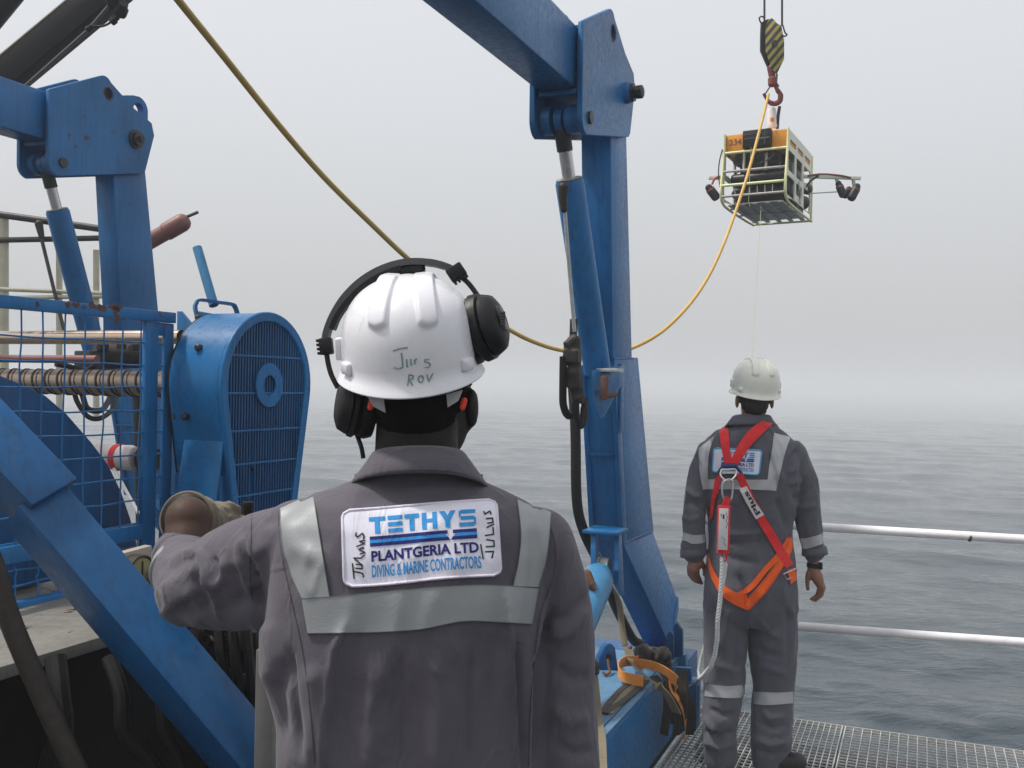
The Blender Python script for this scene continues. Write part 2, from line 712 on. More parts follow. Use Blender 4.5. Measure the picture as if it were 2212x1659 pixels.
M['patch'] = cloth('white_patch_cloth', (0.74, 0.74, 0.84), 1600, 0.8, 0.05, 0.15)
M['patch_edge'] = cloth('white_stitched_edge', (0.70, 0.66, 0.76), 500, 0.9, 0.15, 0.6)
M['blue_edge'] = cloth('blue_stitched_edge', (0.08, 0.42, 0.72), 500, 0.8, 0.1)
M['ink_light'] = cloth('light_blue_thread', (0.03, 0.28, 0.66), 1500, 0.6, 0.15, 0.1)
M['ink_navy'] = cloth('navy_thread', (0.018, 0.02, 0.17), 1500, 0.6, 0.15, 0.1)
M['ink_black'] = simple('black_marker', c4(0.012, 0.012, 0.02), 0.6)
M['ink_teal'] = simple('faded_green_marker', c4(0.18, 0.26, 0.28), 0.5)
M['skin_shaded'] = simple('shaded_dark_skin', c4(0.009, 0.0058, 0.0046), 0.55, 0, 0.3, 30, 0.12, 300, spec=0.22)  # near-black: shade on the neck painted into the skin
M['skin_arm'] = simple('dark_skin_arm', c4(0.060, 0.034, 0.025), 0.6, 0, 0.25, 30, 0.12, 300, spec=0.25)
M['skin'] = simple('tanned_skin', c4(0.26, 0.125, 0.08), 0.5, 0, 0.2, 30, 0.12, 200)
M['hair'] = simple('black_hair', c4(0.004, 0.0035, 0.0035), 0.85, 0, 0.4, 200, 0.6, 500, spec=0.1)
M['hair_far'] = simple('dark_brown_hair', c4(0.018, 0.011, 0.008), 0.6, 0, 0.5, 150, 0.6, 300)


def shell(name, base):
    """moulded helmet plastic with scuffs and handling grime"""
    n = NT(name)
    gr = n.noise(7, 6, 0.7)
    sc = n.noise(34, 5, 0.7, (1, 1, 0.25), 1.2)
    c = n.mix(n.ramp(gr, [(0.52, g4(0)), (0.75, g4(0.35))]), base + (1,), tuple(x * 0.72 for x in base) + (1,))
    c = n.mix(n.ramp(sc, [(0.66, g4(0)), (0.70, g4(0.4))]), c, (0.33, 0.33, 0.33, 1))
    n.set(Base_Color=c)
    n.set(Roughness=n.ramp(gr, [(0.35, g4(0.18)), (0.7, g4(0.36))]))
    n.set(Normal=n.bump(n.noise(60, 3), 0.04, 0.002))
    return n.m


M['helmet'] = shell('white_helmet_plastic', (0.72, 0.72, 0.76))
M['helmet_far'] = shell('off_white_helmet_plastic', (0.76, 0.77, 0.68))
M['plastic'] = simple('black_plastic', c4(0.009, 0.009, 0.010), 0.45, spec=0.3)
M['greyplastic'] = simple('dark_grey_plastic', c4(0.055, 0.057, 0.06), 0.4)
M['webgrey'] = simple('pale_webbing', c4(0.45, 0.46, 0.46), 0.7)
M['earplug'] = simple('orange_foam', c4(0.75, 0.06, 0.02), 0.7)
M['glove'] = cloth('sandy_glove_leather', (0.145, 0.118, 0.080), 500, 0.8, 0.25, 0.5)
M['red_web'] = cloth('red_webbing', (0.72, 0.026, 0.030), 900, 0.6, 0.1, 0.15)
M['orange_web'] = cloth('orange_webbing', (0.84, 0.115, 0.012), 900, 0.6, 0.1, 0.15)
M['webline'] = cloth('dark_red_stitching', (0.20, 0.008, 0.010), 900, 0.7)
M['navy_plastic'] = simple('navy_plastic', c4(0.015, 0.025, 0.11), 0.4)
M['white_label'] = simple('white_label', c4(0.62, 0.60, 0.62), 0.5, 0, 0.05)
M['rope'] = simple('white_rope', c4(0.55, 0.56, 0.56), 0.85, 0, 0.3, 90)
M['rope_blue'] = simple('blue_rope_fleck', c4(0.06, 0.09, 0.24), 0.85)
M['tether'] = simple('yellow_tether', c4(0.60, 0.37, 0.08), 0.5, 0, 0.2, 8)
M['rov_orange'] = simple('orange_buoyancy', c4(0.68, 0.275, 0.012), 0.45, 0, 0.12, 6)
M['rov_frame'] = simple('pale_yellow_frame', c4(0.76, 0.78, 0.42), 0.45, 0, 0.08)
M['rov_white'] = simple('cream_white_frame', c4(0.74, 0.75, 0.62), 0.45, 0, 0.08)
M['rov_grey'] = simple('grey_bar', c4(0.40, 0.38, 0.36), 0.5)
M['rov_black'] = simple('black_housing', c4(0.006, 0.007, 0.008), 0.4, spec=0.3)
M['rov_num'] = simple('brown_numbers', c4(0.25, 0.08, 0.03), 0.6)
M['copper'] = simple('red_copper_ring', c4(0.42, 0.07, 0.04), 0.5)
M['red_hook'] = simple('red_oxide_hook', c4(0.17, 0.035, 0.03), 0.55)
M['line'] = simple('pale_green_line', c4(0.30, 0.38, 0.20), 0.7)
M['khaki'] = cloth('khaki_webbing', (0.20, 0.165, 0.105), 700, 0.85, 0.3, 0.4)
M['darkweb'] = cloth('oily_webbing', (0.030, 0.025, 0.020), 700, 0.8, 0.5, 0.5)
M['orange_strap'] = cloth('orange_ratchet_strap', (0.72, 0.27, 0.05), 700, 0.75, 0.12, 0.2)
M['gauge'] = simple('yellowed_dial', c4(0.32, 0.28, 0.14), 0.3)
M['beige'] = simple('beige_plate', c4(0.33, 0.29, 0.24), 0.6, 0, 0.3, 12)
M['maroon'] = simple('maroon_paint', c4(0.20, 0.075, 0.065), 0.5, 0, 0.25)
M['white_cloth'] = cloth('white_canvas', (0.60, 0.55, 0.55), 700, 0.85, 0.12, 0.6)
M['red_band'] = cloth('red_band', (0.60, 0.03, 0.04), 700, 0.8, 0.1)
M['boot'] = simple('black_boot_leather', c4(0.014, 0.013, 0.012), 0.5)

# hazard stripes on the crane block: flat print
n = NT('hazard_stripes')
sx = n.n('ShaderNodeSeparateXYZ')
n.l(n.pos, sx.inputs[0])
ad = n.n('ShaderNodeMath', operation='MULTIPLY', i_1=0.8)
n.l(sx.outputs['Z'], ad.inputs[0])
sb = n.n('ShaderNodeMath', operation='SUBTRACT')
n.l(ad.outputs[0], sb.inputs[0])
n.l(sx.outputs['X'], sb.inputs[1])
ml = n.n('ShaderNodeMath', operation='MULTIPLY', i_1=12.5)
n.l(sb.outputs[0], ml.inputs[0])
fr = n.n('ShaderNodeMath', operation='FRACT')
n.l(ml.outputs[0], fr.inputs[0])
gt = n.n('ShaderNodeMath', operation='GREATER_THAN', i_1=0.5)
n.l(fr.outputs[0], gt.inputs[0])
cc = n.mix(gt.outputs[0], c4(0.035, 0.035, 0.04), c4(0.42, 0.34, 0.06))
cc = n.mix(n.ramp(n.noise(14, 5), [(0.5, g4(0)), (0.75, g4(0.5))]), cc, c4(0.06, 0.055, 0.04))
n.set(Base_Color=cc, Roughness=0.55)
M['hazard'] = n.m

# sea
n = NT('sea_water')
n.set(Base_Color=c4(0.016, 0.031, 0.041), Roughness=0.06, IOR=1.33)
b1 = n.bump(n.noise(1.3, 5, 0.6, (1.0, 1.9, 1), 0.6), 0.36, 0.13)
wind = n.ramp(n.noise(0.16, 4, 0.6, (1.0, 2.2, 1), 0.8), [(0.38, g4(0.12)), (0.62, g4(0.52))])
b2 = n.bump(n.noise(5.0, 4, 0.6, (1.0, 1.7, 1), 0.4), 0.36, 0.04, b1)
n.l(wind, b2.node.inputs['Strength'])
n.set(Normal=b2)
M['sea'] = n.m

# air
n = bpy.data.materials.new('sea_fog')
n.use_nodes = True
n.node_tree.nodes.clear()
_o = n.node_tree.nodes.new('ShaderNodeOutputMaterial')
_v = n.node_tree.nodes.new('ShaderNodeVolumePrincipled')
_v.inputs['Density'].default_value = 0.0046
_v.inputs['Color'].default_value = (0.85, 0.87, 0.90, 1)
_v.inputs['Anisotropy'].default_value = 0.0
n.node_tree.links.new(_v.outputs[0], _o.inputs['Volume'])
M['fog'] = n

# ------------------------------------------------------------------ sea, air, hull and deck
SEA = -2.6
def build_sea():
    rs = np.concatenate([np.linspace(0.5, 4, 8), np.geomspace(4.3, 160, 420), np.geomspace(175, 1850, 30)])
    th = np.concatenate([np.linspace(-62, 62, 640), np.linspace(63.5, 296.5, 120)]) * math.pi / 180
    RR, TT = np.meshgrid(rs, th, indexing='ij')
    X, Y = RR * np.sin(TT), RR * np.cos(TT)
    rng = np.random.default_rng(3)
    Z = np.zeros_like(X)
    for k in range(90):
        lam = 0.40 * (22 ** (rng.random() ** 1.25))
        ang = rng.normal(1.15, 0.55)
        kx, ky = math.cos(ang) * 2 * math.pi / lam, math.sin(ang) * 2 * math.pi / lam
        amp = 0.0040 * lam ** 0.72 * (0.5 + rng.random())
        fade = 1 / (1 + (RR * 0.035 / lam) ** 2 * 0.5)
        ph = kx * X + ky * Y + rng.random() * 6.28
        patch = 0.65 + 0.5 * np.sin(X * 0.13 * rng.random() + Y * 0.17 * rng.random() + k)
        Z += amp * (np.sin(ph) + 0.25 * np.sin(2 * ph + 0.6)) * fade * patch
    nr, nth = X.shape
    co = np.stack([X, Y, Z + SEA], -1).reshape(-1, 3)
    idx = np.arange(nr * nth).reshape(nr, nth)
    nx = np.roll(idx, -1, axis=1)
    q = np.stack([idx[:-1], nx[:-1], nx[1:], idx[1:]], -1).reshape(-1, 4)
    me = bpy.data.meshes.new('sea')
    me.vertices.add(len(co)); me.vertices.foreach_set('co', co.astype(np.float32).ravel())
    me.loops.add(q.size); me.loops.foreach_set('vertex_index', q[:, ::-1].astype(np.int32).ravel())
    me.polygons.add(len(q)); me.polygons.foreach_set('loop_start', np.arange(0, q.size, 4, dtype=np.int32))
    me.update()
    me.validate()
    return me


setp(link_mesh('sea', build_sea(), M['sea'], None, 180), kind='structure', label='calm grey green sea fading into the fog')
setp(MB().box((0, 0, 2.2), (2000, 2000, 5.8), bev=0).build('haze', M['fog'], None, 0), kind='stuff', label='pale sea fog hanging over the water')

GU = 5.62                                    # outboard edge of the grating
def sub(name, mat, s0, s1, u0, u1, z0, z1, parent=None, bev=0.004, **k):
    return MB().box(SU((s0 + s1) / 2, (u0 + u1) / 2, (z0 + z1) / 2), ((s1 - s0) / 2, (u1 - u0) / 2, (z1 - z0) / 2), (sv, uv, zv), bev).build(name, mat, parent, **k)

setp(sub('ship_hull', M['hull'], -14, 14, -8, 5.05, -4.0, -0.45, bev=0.02), kind='structure', label='dark ship hull below the deck edge')
setp(sub('steel_deck', M['deck'], -14, 14, -8, 3.75, -0.06, -0.002, bev=0), kind='structure', label='dark painted steel deck')
o = setp(sub('steel_deck', M['deck'], -14, -1.19, 3.753, 5.50, -0.06, -0.002, bev=0), kind='structure', label='dark painted steel deck under the blue frame')
setp(sub('deck_edge_beam', M['underbeam'], -1.1, 6, 5.30, 5.52, -0.20, -0.10), kind='structure', label='grey flanged beam under the grating edge')

# two grating panels, bearing bars running outboard, cross rods along the side
def grating(s0, s1, pitch_s, pitch_u, label):
    u0 = 3.76
    g = thing('deck_grating', label, None, SU((s0 + s1) / 2, (u0 + GU) / 2, -0.015))
    g['kind'] = 'structure'
    fr = MB()
    for s in (s0 + 0.003, s1 - 0.003):
        fr.box(SU(s, (u0 + GU) / 2, -0.014), (0.003, (GU - u0) / 2, 0.016), (sv, uv, zv), 0)
    for u in (u0 + 0.003, GU - 0.003):
        fr.box(SU((s0 + s1) / 2, u, -0.014), ((s1 - s0) / 2 - 0.007, 0.003, 0.016), (sv, uv, zv), 0)
    fr.build('edge_bar', M['galv'], g, 0)
    n = int((s1 - s0) / pitch_s)
    first = None
    for i in range(1, n):
        s = s0 + (s1 - s0) * i / n
        if first is None:
            first = MB().box(SU(s, (u0 + GU) / 2, -0.0105), (0.0021, (GU - u0) / 2 - 0.008, 0.011), (sv, uv, zv), 0).build('bearing_bar', M['galv'], g, 0)
            fs = s
        else:
            again(first, sv * (s - fs), g)
    m = int((GU - u0) / pitch_u)
    first = None
    for i in range(1, m):
        u = u0 + (GU - u0) * i / m
        if first is None:
            first = MB().box(SU((s0 + s1) / 2, u, -0.004), ((s1 - s0) / 2 - 0.008, 0.0019, 0.0030), (sv, uv, zv), 0).build('cross_bar', M['galv'], g, 0)
            fu = u
        else:
            again(first, uv * (u - fu), g)


grating(-1.135, -0.372, 0.0305, 0.042, 'galvanised grating panel with the finer mesh under the man in the harness')
grating(-0.362, 0.85, 0.044, 0.040, 'galvanised grating panel with the wider mesh at the right')
grating(0.86, 2.1, 0.044, 0.040, 'galvanised grating panel beyond the right edge')

# guard rail
RU = 5.20
PRL = SU(0, RU, 0)
gr = thing('guard_rail', 'white painted two bar guard rail along the deck edge', 'railing', SU(1.0, RU, 0))
for yl, yr in ((1139, 1165), (1357, 1388)):
    a, b = hit(1780, yl, PRL, uv), hit(2212, yr, PRL, uv)
    z = (a.z + b.z) / 2
    d = (b - a) / ((b - a).dot(sv))
    p = a - d * (a.dot(sv) + 1.05)
    q = a + d * (2.6 - a.dot(sv))
    rl = MB().tube([p, q], 0.0215, 20).build('rail', M['white_rail'], gr)
    jd = d.normalized()
    if yl < 1200:
        j = hit(2097, 1160, PRL, uv)
        MB().tube([j - jd * 0.007 + Vector((0, 0, 0.002)), j - jd * 0.001, j + jd * 0.006 - Vector((0, 0, 0.002))], [0.0215, 0.0236, 0.0216], 16).build('rust_spot', M['rusty'], rl)
    for t_ in (0.75, 1.9, 2.35):
        j = p + jd * (t_ + (0.21 if yl > 1200 else 0))
        MB().tube([j - jd * 0.004, j, j + jd * 0.004], [0.0212, 0.0228, 0.0212], 16).build('weld_ring', M['white_rail'], rl)
for s in (-1.02, 2.55):
    MB().tube([SU(s, RU, 0.0), SU(s, RU, 1.16)], 0.021, 16).build('post', M['white_rail'], gr)
MB().tube(spline([SU(-1.02, RU, 1.02), SU(-0.9, RU - 0.03, 0.99), SU(-0.82, RU - 0.02, 0.90), SU(-0.85, RU - 0.04, 0.78), SU(-1.0, RU - 0.02, 0.86)], 6), 0.004, 6).build('tie_cord', M['hose'], gr)

# ------------------------------------------------------------------ the A-frame
PR = W(1340, 200, 4.9)
PLf = W(285, 300, 6.2)
LL = (PR - PLf).dot(sv)
LOFF = PLf - PR
BS = 0.15
BA = 0.19                                    # width over the arm, between the knuckle plates
af = thing('a_frame', 'blue hinged launching frame with two knuckled legs over the deck edge', 'A-frame', PR + Vector((0, 0, -PR.z + 0.4)) - sv * LL / 2)


def A(b, z, ds=0.0):
    return Vector((PR.x, PR.y, z)) + uv * b + sv * ds


def circ(fn, b, z, r, n=18):
    return [fn(b + r * math.cos(2 * math.pi * k / n), z + r * math.sin(2 * math.pi * k / n)) for k in range(n)]


def arc(cx, cy, r, a0, a1, n=5):
    return [(cx + r * math.cos(R(a0 + (a1 - a0) * k / n)), cy + r * math.sin(R(a0 + (a1 - a0) * k / n))) for k in range(n + 1)]


PLATE = [(-0.665, 3.365)] + arc(-0.255, 3.50, 0.06, 115, 35) + [(-0.02, 3.43), (0.14, 3.375), (0.165, 3.30)] + [(0.092, 3.06), (0.07, 3.04)] + arc(-0.585, 2.965, 0.075, 262, 180) 
LUG = [(-0.05, 3.42), (-0.05, 3.505), (0.04, 3.53)] + arc(0.085, 3.45, 0.085, 85, -10) + [(0.17, 3.36), (0.05, 3.37)]


def leg(off, outer):
    T = lambda b, z, ds=0.0: A(b, z, ds) + off
    lower = MB()
    # column: closed box leaning a little outboard, then the flared lower leg, then the kicked-out foot
    col = MB().hexa([T(-0.175, 3.30, 0), T(0.085, 3.30, 0), T(0.30, 1.93, 0), T(-0.045, 1.93, 0)],
                    [T(-0.175, 3.30, -BS), T(0.085, 3.30, -BS), T(0.30, 1.93, -BS), T(-0.045, 1.93, -BS)], 0.007).build('column', M['blue'], af)
    lo = MB()
    e = 0.012
    lo.hexa([T(-0.045 + e, 1.932, 0.004), T(0.40, 1.952, 0.004), T(0.79, 1.0, 0.004), T(0.785, 0.95, 0.004), T(0.17 + e, 1.0, 0.004)],
            [T(-0.045 + e, 1.932, -BS - 0.012), T(0.40, 1.952, -BS - 0.012), T(0.79, 1.0, -BS - 0.012), T(0.785, 0.95, -BS - 0.012), T(0.17 + e, 1.0, -BS - 0.012)], 0.005)
    lo.build('lower_leg', M['blue'], af)
    # flanges standing proud of the recessed inboard web
    for ds0, ds1 in ((0.008, -0.014), (-BS + 0.004, -BS - 0.020)):
        q = MB().hexa([T(-0.047, 1.90, ds0), T(0.03, 1.90, ds0), T(0.24, 1.0, ds0), T(0.163, 1.0, ds0)],
                      [T(-0.047, 1.90, ds1), T(0.03, 1.90, ds1), T(0.24, 1.0, ds1), T(0.163, 1.0, ds1)], 0.003)
        q.build('flange', M['blue'], af)
    q = MB().hexa([T(0.055, 1.46, -0.016), T(0.12, 1.46, -0.016), T(0.125, 1.445, -0.016), T(0.06, 1.445, -0.016)],
                  [T(0.055, 1.46, -BS + 0.006), T(0.12, 1.46, -BS + 0.006), T(0.125, 1.445, -BS + 0.006), T(0.06, 1.445, -BS + 0.006)], 0.002)
    q.build('web_stiffener', M['blue'], af)
    top = [T(0.185, 1.0, 0), T(0.787, 0.985, 0), T(0.787, 0.985, -BS - 0.008), T(0.185, 1.0, -BS - 0.008)]
    F0 = 0.12
    bot = [T(0.66, 0.40, F0), T(0.94, 0.40, F0), T(0.94, 0.40, F0 - BS), T(0.66, 0.40, F0 - BS)]
    bot2 = [T(0.74, 0.36, F0), T(0.92, 0.585, F0), T(0.92, 0.585, F0 - BS), T(0.74, 0.36, F0 - BS)]
    ft = MB()
    ft.hexa(top, bot2, 0.006)
    ft.build('foot', M['blue'], af)
    MB().hexa([T(0.745, 0.375, F0 + 0.004), T(0.925, 0.60, F0 + 0.004), T(0.935, 0.52, F0 + 0.004), T(0.78, 0.33, F0 + 0.004)],
              [T(0.745, 0.375, F0 - BS - 0.004), T(0.925, 0.60, F0 - BS - 0.004), T(0.935, 0.52, F0 - BS - 0.004), T(0.78, 0.33, F0 - BS - 0.004)], 0.004).build('foot_plate', M['blue'], af)
    # knuckle plates either side
    for d0, d1 in ((0.003, 0.028), (-BA - 0.003, -BA - 0.028)):
        pl = MB().plate([T(b, z, d0) for b, z in PLATE], [circ(lambda b, z: T(b, z, d0), -0.225, 3.46, 0.034), ], sv * (d1 - d0), 0.003).build('knuckle_plate', M['blue_worn'], af)
        if d0 > 0:
            MB().tube([T(-0.225, 3.46, d1 - 0.012), T(-0.225, 3.46, d0 - 0.08)], 0.033, 18).build('bore', M['black'], pl)
            MB().tube([T(-0.56, 2.975, d1 - 0.001), T(-0.56, 2.975, d1 + 0.012)], 0.028, 16).build('cylinder_pin', M['darkmetal'], pl)
    if not outer:
        MB().plate([T(b, z, -0.03) for b, z in LUG], [circ(lambda b, z: T(b, z, -0.03), 0.085, 3.45, 0.042)], sv * -0.05, 0.003).build('lug', M['blue'], af)
    # weld beads where plates, column and arm meet
    for a_, b_ in (((-0.17, 3.062, 0.004), (0.088, 3.062, 0.004)), ((-0.046, 1.934, 0.005), (0.30, 1.945, 0.005)), ((0.182, 1.0, 0.005), (0.785, 0.99, 0.005)), ((-0.622, 3.365, -0.002), (-0.622, 3.085, -0.002))):
        pts_ = [T(*a_).lerp(T(*b_), q_ / 24) + sv * (0.0016 * (q_ % 2)) for q_ in range(25)]
        MB().tube(pts_, 0.0048, 6).build('weld_bead', M['blue_worn'], af)
    MB().plate(circ(lambda b, z: T(b, z, 0.0285), -0.225, 3.46, 0.041, 22), [circ(lambda b, z: T(b, z, 0.0285), -0.225, 3.46, 0.0345, 18)], sv * 0.0012).build('rust_ring', M['rusty'], af)
    # pivot pin and nut
    if outer:
        MB().lathe(T(0.0, 3.238, 0.028), sv, [(0, 0.052), (0.030, 0.048)], 24).build('pivot_boss', M['blue'], af)
        MB().lathe(T(0.0, 3.238, 0.058), sv, [(0, 0.046), (0.014, 0.046), (0.015, 0.030), (0.026, 0.030), (0.027, 0.034), (0.052, 0.034), (0.060, 0.02)], 8).build('pivot_nut', M['darkmetal'], af)
    else:
        MB().lathe(T(0.0, 3.238, 0.028), sv, [(0, 0.058), (0.012, 0.058), (0.013, 0.042), (0.035, 0.042), (0.036, 0.018), (0.06, 0.018)], 18).build('pivot_nut', M['darkmetal'], af)
    # upper arm, reaching inboard towards the ship
    am = MB().hexa([T(-0.60, 3.362, -0.012), T(-2.6, 3.362, -0.012), T(-2.6, 3.09, -0.012), T(-0.60, 3.09, -0.012)],
                   [T(-0.60, 3.362, -BA + 0.002), T(-2.6, 3.362, -BA + 0.002), T(-2.6, 3.09, -BA + 0.002), T(-0.60, 3.09, -BA + 0.002)], 0.012).build('upper_arm', M['blue'], af)
    MB().hexa([T(-0.62, 3.37, -0.004), T(-0.585, 3.37, -0.004), T(-0.585, 3.08, -0.004), T(-0.62, 3.08, -0.004)],
              [T(-0.62, 3.37, -BA - 0.002), T(-0.585, 3.37, -BA - 0.002), T(-0.585, 3.08, -BA - 0.002), T(-0.62, 3.08, -BA - 0.002)], 0.004).build('collar_plate', M['blue'], af)
    MB().hexa([T(-0.64, 3.088, -0.006), T(-0.40, 3.088, -0.006), T(-0.40, 3.065, -0.006), T(-0.64, 3.065, -0.006)],
              [T(-0.64, 3.088, -BA + 0.004), T(-0.40, 3.088, -BA + 0.004), T(-0.40, 3.065, -BA + 0.004), T(-0.64, 3.065, -BA + 0.004)], 0.003).build('stop_plate', M['blue'], af)
    # knuckle cylinder: eye between the plates, bright rod, barrel, lower bracket
    mid = -BA / 2 - 0.012
    eye = T(-0.56, 2.975, mid)
    cyl = MB()
    for a0, a1 in ((-0.005, -0.072), (-BA + 0.05, -BA + 0.005)):
        MB().tube([T(-0.56, 2.975, a0), T(-0.56, 2.975, a1)], 0.062, 20).build('clevis_boss', M['blue'], af)
    low = T(0.09, 1.80, mid + 0.03)
    if outer:
        low = W(1292, 812, (T(-0.02, 1.8, mid)).y - 0.10)
    else:
        low = T(-0.06, 1.90, mid) - uv * 0.10
    axd = (low - eye).normalized()
    barrel = MB().lathe(eye + axd * 0.26, axd, [(0, 0.045), (0.002, 0.060), (0.018, 0.066), (0.5, 0.066), ((low - eye).length - 0.28, 0.066), ((low - eye).length - 0.275, 0.055)], 28).build('cylinder_barrel', M['blue'], af)
    MB().lathe(eye + axd * 0.262, axd, [(-0.0015, 0.047), (-0.0035, 0.060)], 28).build('end_ring', M['beige'], barrel)
    rod = MB().tube([eye + axd * 0.12, eye + axd * 0.27], 0.030, 20).build('cylinder_rod', M['steel'], af)
    MB().tube([eye + axd * 0.03, eye + axd * 0.135], 0.036, 12).build('rod_end', M['darkmetal'], rod)
    MB().lathe(eye - sv * 0.018, sv, [(0, 0.05), (0.036, 0.05)], 20).build('rod_eye', M['blue_worn'], rod)
    return eye, low, axd, T


eyeR, lowR, axR, TR_ = leg(Vector((0, 0, 0)), True)
eyeL, lowL, axL, TL_ = leg(LOFF, False)
# cross beam joining the arms, above and behind the photographer's frame
MB().box(A(-2.52, 3.226, -LL / 2 - BS / 2), (LL / 2 - 0.08, 0.11, 0.13), (sv, uv, zv), 0.01).build('cross_beam', M['blue'], af)

# lower bracket of the right knuckle cylinder
bk = MB()
bp = A(-0.02, 1.80, -BS / 2 + 0.03)
bk.hexa([W(1278, 800, 4.50), W(1338, 790, 4.68), W(1336, 830, 4.68), W(1296, 905, 4.62), W(1280, 850, 4.5)],
        [W(1278, 800, 4.50) + uv * 0.06, W(1338, 790, 4.68) + uv * 0.06, W(1336, 830, 4.68) + uv * 0.06, W(1296, 905, 4.62) + uv * 0.06, W(1280, 850, 4.5) + uv * 0.06], 0.004)
bk.build('cylinder_bracket', M['blue'], af)
MB().box(W(1318, 800, 4.58), (0.05, 0.05, 0.008), (sv, uv, zv), 0.002).build('bracket_shelf', M['galv'], af)
MB().box(W(1306, 838, 4.52), (0.014, 0.02, 0.055), (sv, uv, zv), 0.006).build('bracket_clamp', M['rusty'], af)
MB().tube([W(1300, 858, 4.52), W(1330, 852, 4.6)], 0.012, 8).build('bracket_bolt', M['rusty'], af)
MB().box(W(1341, 860, A(0.12, 1.7).y - 0.06), (0.008, 0.03, 0.17), (sv, uv, zv), 0.002).build('bracket_rib', M['blue_worn'], af)

# pipe and hoses down the right knuckle cylinder
hd = 4.42
fit = W(1217, 405, 4.33)
pipe = MB().tube([W(1219, 440, 4.33), W(1228, 560, 4.39), W(1241, 716, 4.46)], 0.0085, 10).build('hydraulic_pipe', M['galv'], af)
MB().limb([fit, W(1216, 425, 4.33), W(1218, 452, 4.33)], [0.024, 0.020, 0.016], 12).build('pipe_fitting', M['grease'], af)
vb = MB()
for x, y, r in ((1240, 735, 0.028), (1229, 752, 0.026), (1219, 778, 0.022), (1237, 775, 0.034), (1238, 805, 0.038), (1243, 835, 0.030), (1245, 860, 0.022)):
    vb.ball(W(x, y, 4.42), r, seg=12)
vb.tube([W(1222, 748, 4.40), W(1246, 728, 4.42)], 0.022, 8)
vb.tube([W(1240, 728, 4.42), W(1242, 800, 4.43), W(1249, 872, 4.44)], 0.031, 10)
vb.box(W(1236, 770, 4.41), (0.035, 0.03, 0.03), (sv, uv, zv), 0)
vb.box(W(1241, 822, 4.42), (0.03, 0.028, 0.035), (sv, uv, zv), 0)
link_mesh('hose_valve', voxel_union(vb, 0.007, 2), M['grease'], af, 180)
for pts, r in (([(1217, 770), (1216, 840), (1217, 875), (1226, 897), (1236, 890), (1240, 840), (1238, 760), (1240, 690)], 0.017),
               ([(1244, 860), (1243, 890), (1252, 920), (1262, 905), (1262, 860)], 0.015),
               ([(1246, 870), (1248, 900), (1256, 912), (1259, 880)], 0.011)):
    MB().tube(spline([W(x, y, 4.40 + 0.02 * i) for i, (x, y) in enumerate(pts)], 6), r, 10).build('hydraulic_hose', M['hose'], af)
# thick hose bundle down the inboard edge of both legs
for off, D0 in ((Vector((0, 0, 0)), 4.80),):
    pts = [(1238, 690, 4.86), (1236, 800, 4.84), (1243, 930, 4.8), (1246, 1080, 4.8), (1262, 1150, 4.85), (1295, 1220, 4.95), (1330, 1310, 5.1), (1365, 1378, 5.22), (1385, 1392, 5.28)]
    MB().tube(spline([W(*p) + off for p in pts], 6), [0.016] * 6 + [0.025] * 43, 12).build('hose_bundle', M['hose'], af)

MB().tube(spline([W(296, 820, 5.75), W(300, 900, 5.72), W(303, 1000, 5.7), W(306, 1130, 5.7)], 5), 0.032, 12).build('hose_bundle', M['hose'], af)
# luffing cylinder at the foot of the right leg
cr = W(1303, 1222, 4.74)
for x0, x1, yb in ((1276, 1288, 1285), (1326, 1340, 1262)):
    d = 4.72
    a = [W(x0, 1150, d), W(x0, 1232, d - 0.05), W(x0 - 2, yb, d - 0.02), W(x0 + 12, yb + 25, d + 0.1), W(x0 + 6, 1150, d + 0.2)]
    MB().hexa(a, [p + sv * 0.026 for p in a], 0.003).build('clevis_plate', M['blue_worn'], af)
MB().box(W(1308, 1146, 4.76), (0.088, 0.09, 0.008), (sv, uv, zv), 0.003).build('clevis_cap', M['blue'], af)
MB().tube([cr - sv * 0.045, cr - sv * 0.012], 0.042, 20).build('rod_eye', M['galv'], af)
MB().tube([cr - sv * 0.008, cr + sv * 0.030], 0.040, 20).build('rod_eye', M['galv'], af)
ld = (-uv * 1.0 + Vector((0, 0, -0.53))).normalized()
lc = MB().lathe(cr + ld * 0.0, ld, [(0.02, 0.0), (0.03, 0.035), (0.05, 0.055), (0.085, 0.072), (0.13, 0.082), (1.15, 0.082), (1.2, 0.06)], 32).build('luffing_cylinder', M['blue_light'], af)
lf = MB()
lf.limb([W(1268, 1240, 4.50), W(1276, 1262, 4.48), W(1284, 1272, 4.47)], [0.022, 0.022, 0.010], 8)
lf.build('rusty_port', M['rusty'], lc)

# ------------------------------------------------------------------ base beam and its brackets
bb = thing('base_beam', 'blue box beam on the deck edge that carries the foot of the frame', 'deck beam', SU(-1.5, 4.6, 0))
MB().hexa([SU(-1.17, 2.9, 0.35), SU(-1.17, 5.30, 0.35), SU(-1.195, 5.30, 0.38), SU(-1.75, 5.30, 0.38), SU(-1.75, 2.9, 0.38), SU(-1.195, 2.9, 0.38)][:0] or
          [SU(-1.17, 2.9, 0.0), SU(-1.17, 2.9, 0.355), SU(-1.195, 2.9, 0.38), SU(-1.80, 2.9, 0.38), SU(-1.80, 2.9, 0.0)],
          [SU(-1.17, 5.18, 0.0), SU(-1.17, 5.18, 0.355), SU(-1.195, 5.18, 0.38), SU(-1.80, 5.18, 0.38), SU(-1.80, 5.18, 0.0)], 0.006).build('beam_body', M['blue'], bb)
MB().box(SU(-1.50, 4.0, 0.383), (0.29, 1.16, 0.002), (sv, uv, zv), 0).build('top_plate', M['blue_top'], bb)
MB().box(SU(-1.185, 4.04, 0.384), (0.017, 1.12, 0.003), (sv, uv, zv), 0.001).build('lit_edge', M['blue_top'], bb)  # light on the beam's top edge put in as a paler strip
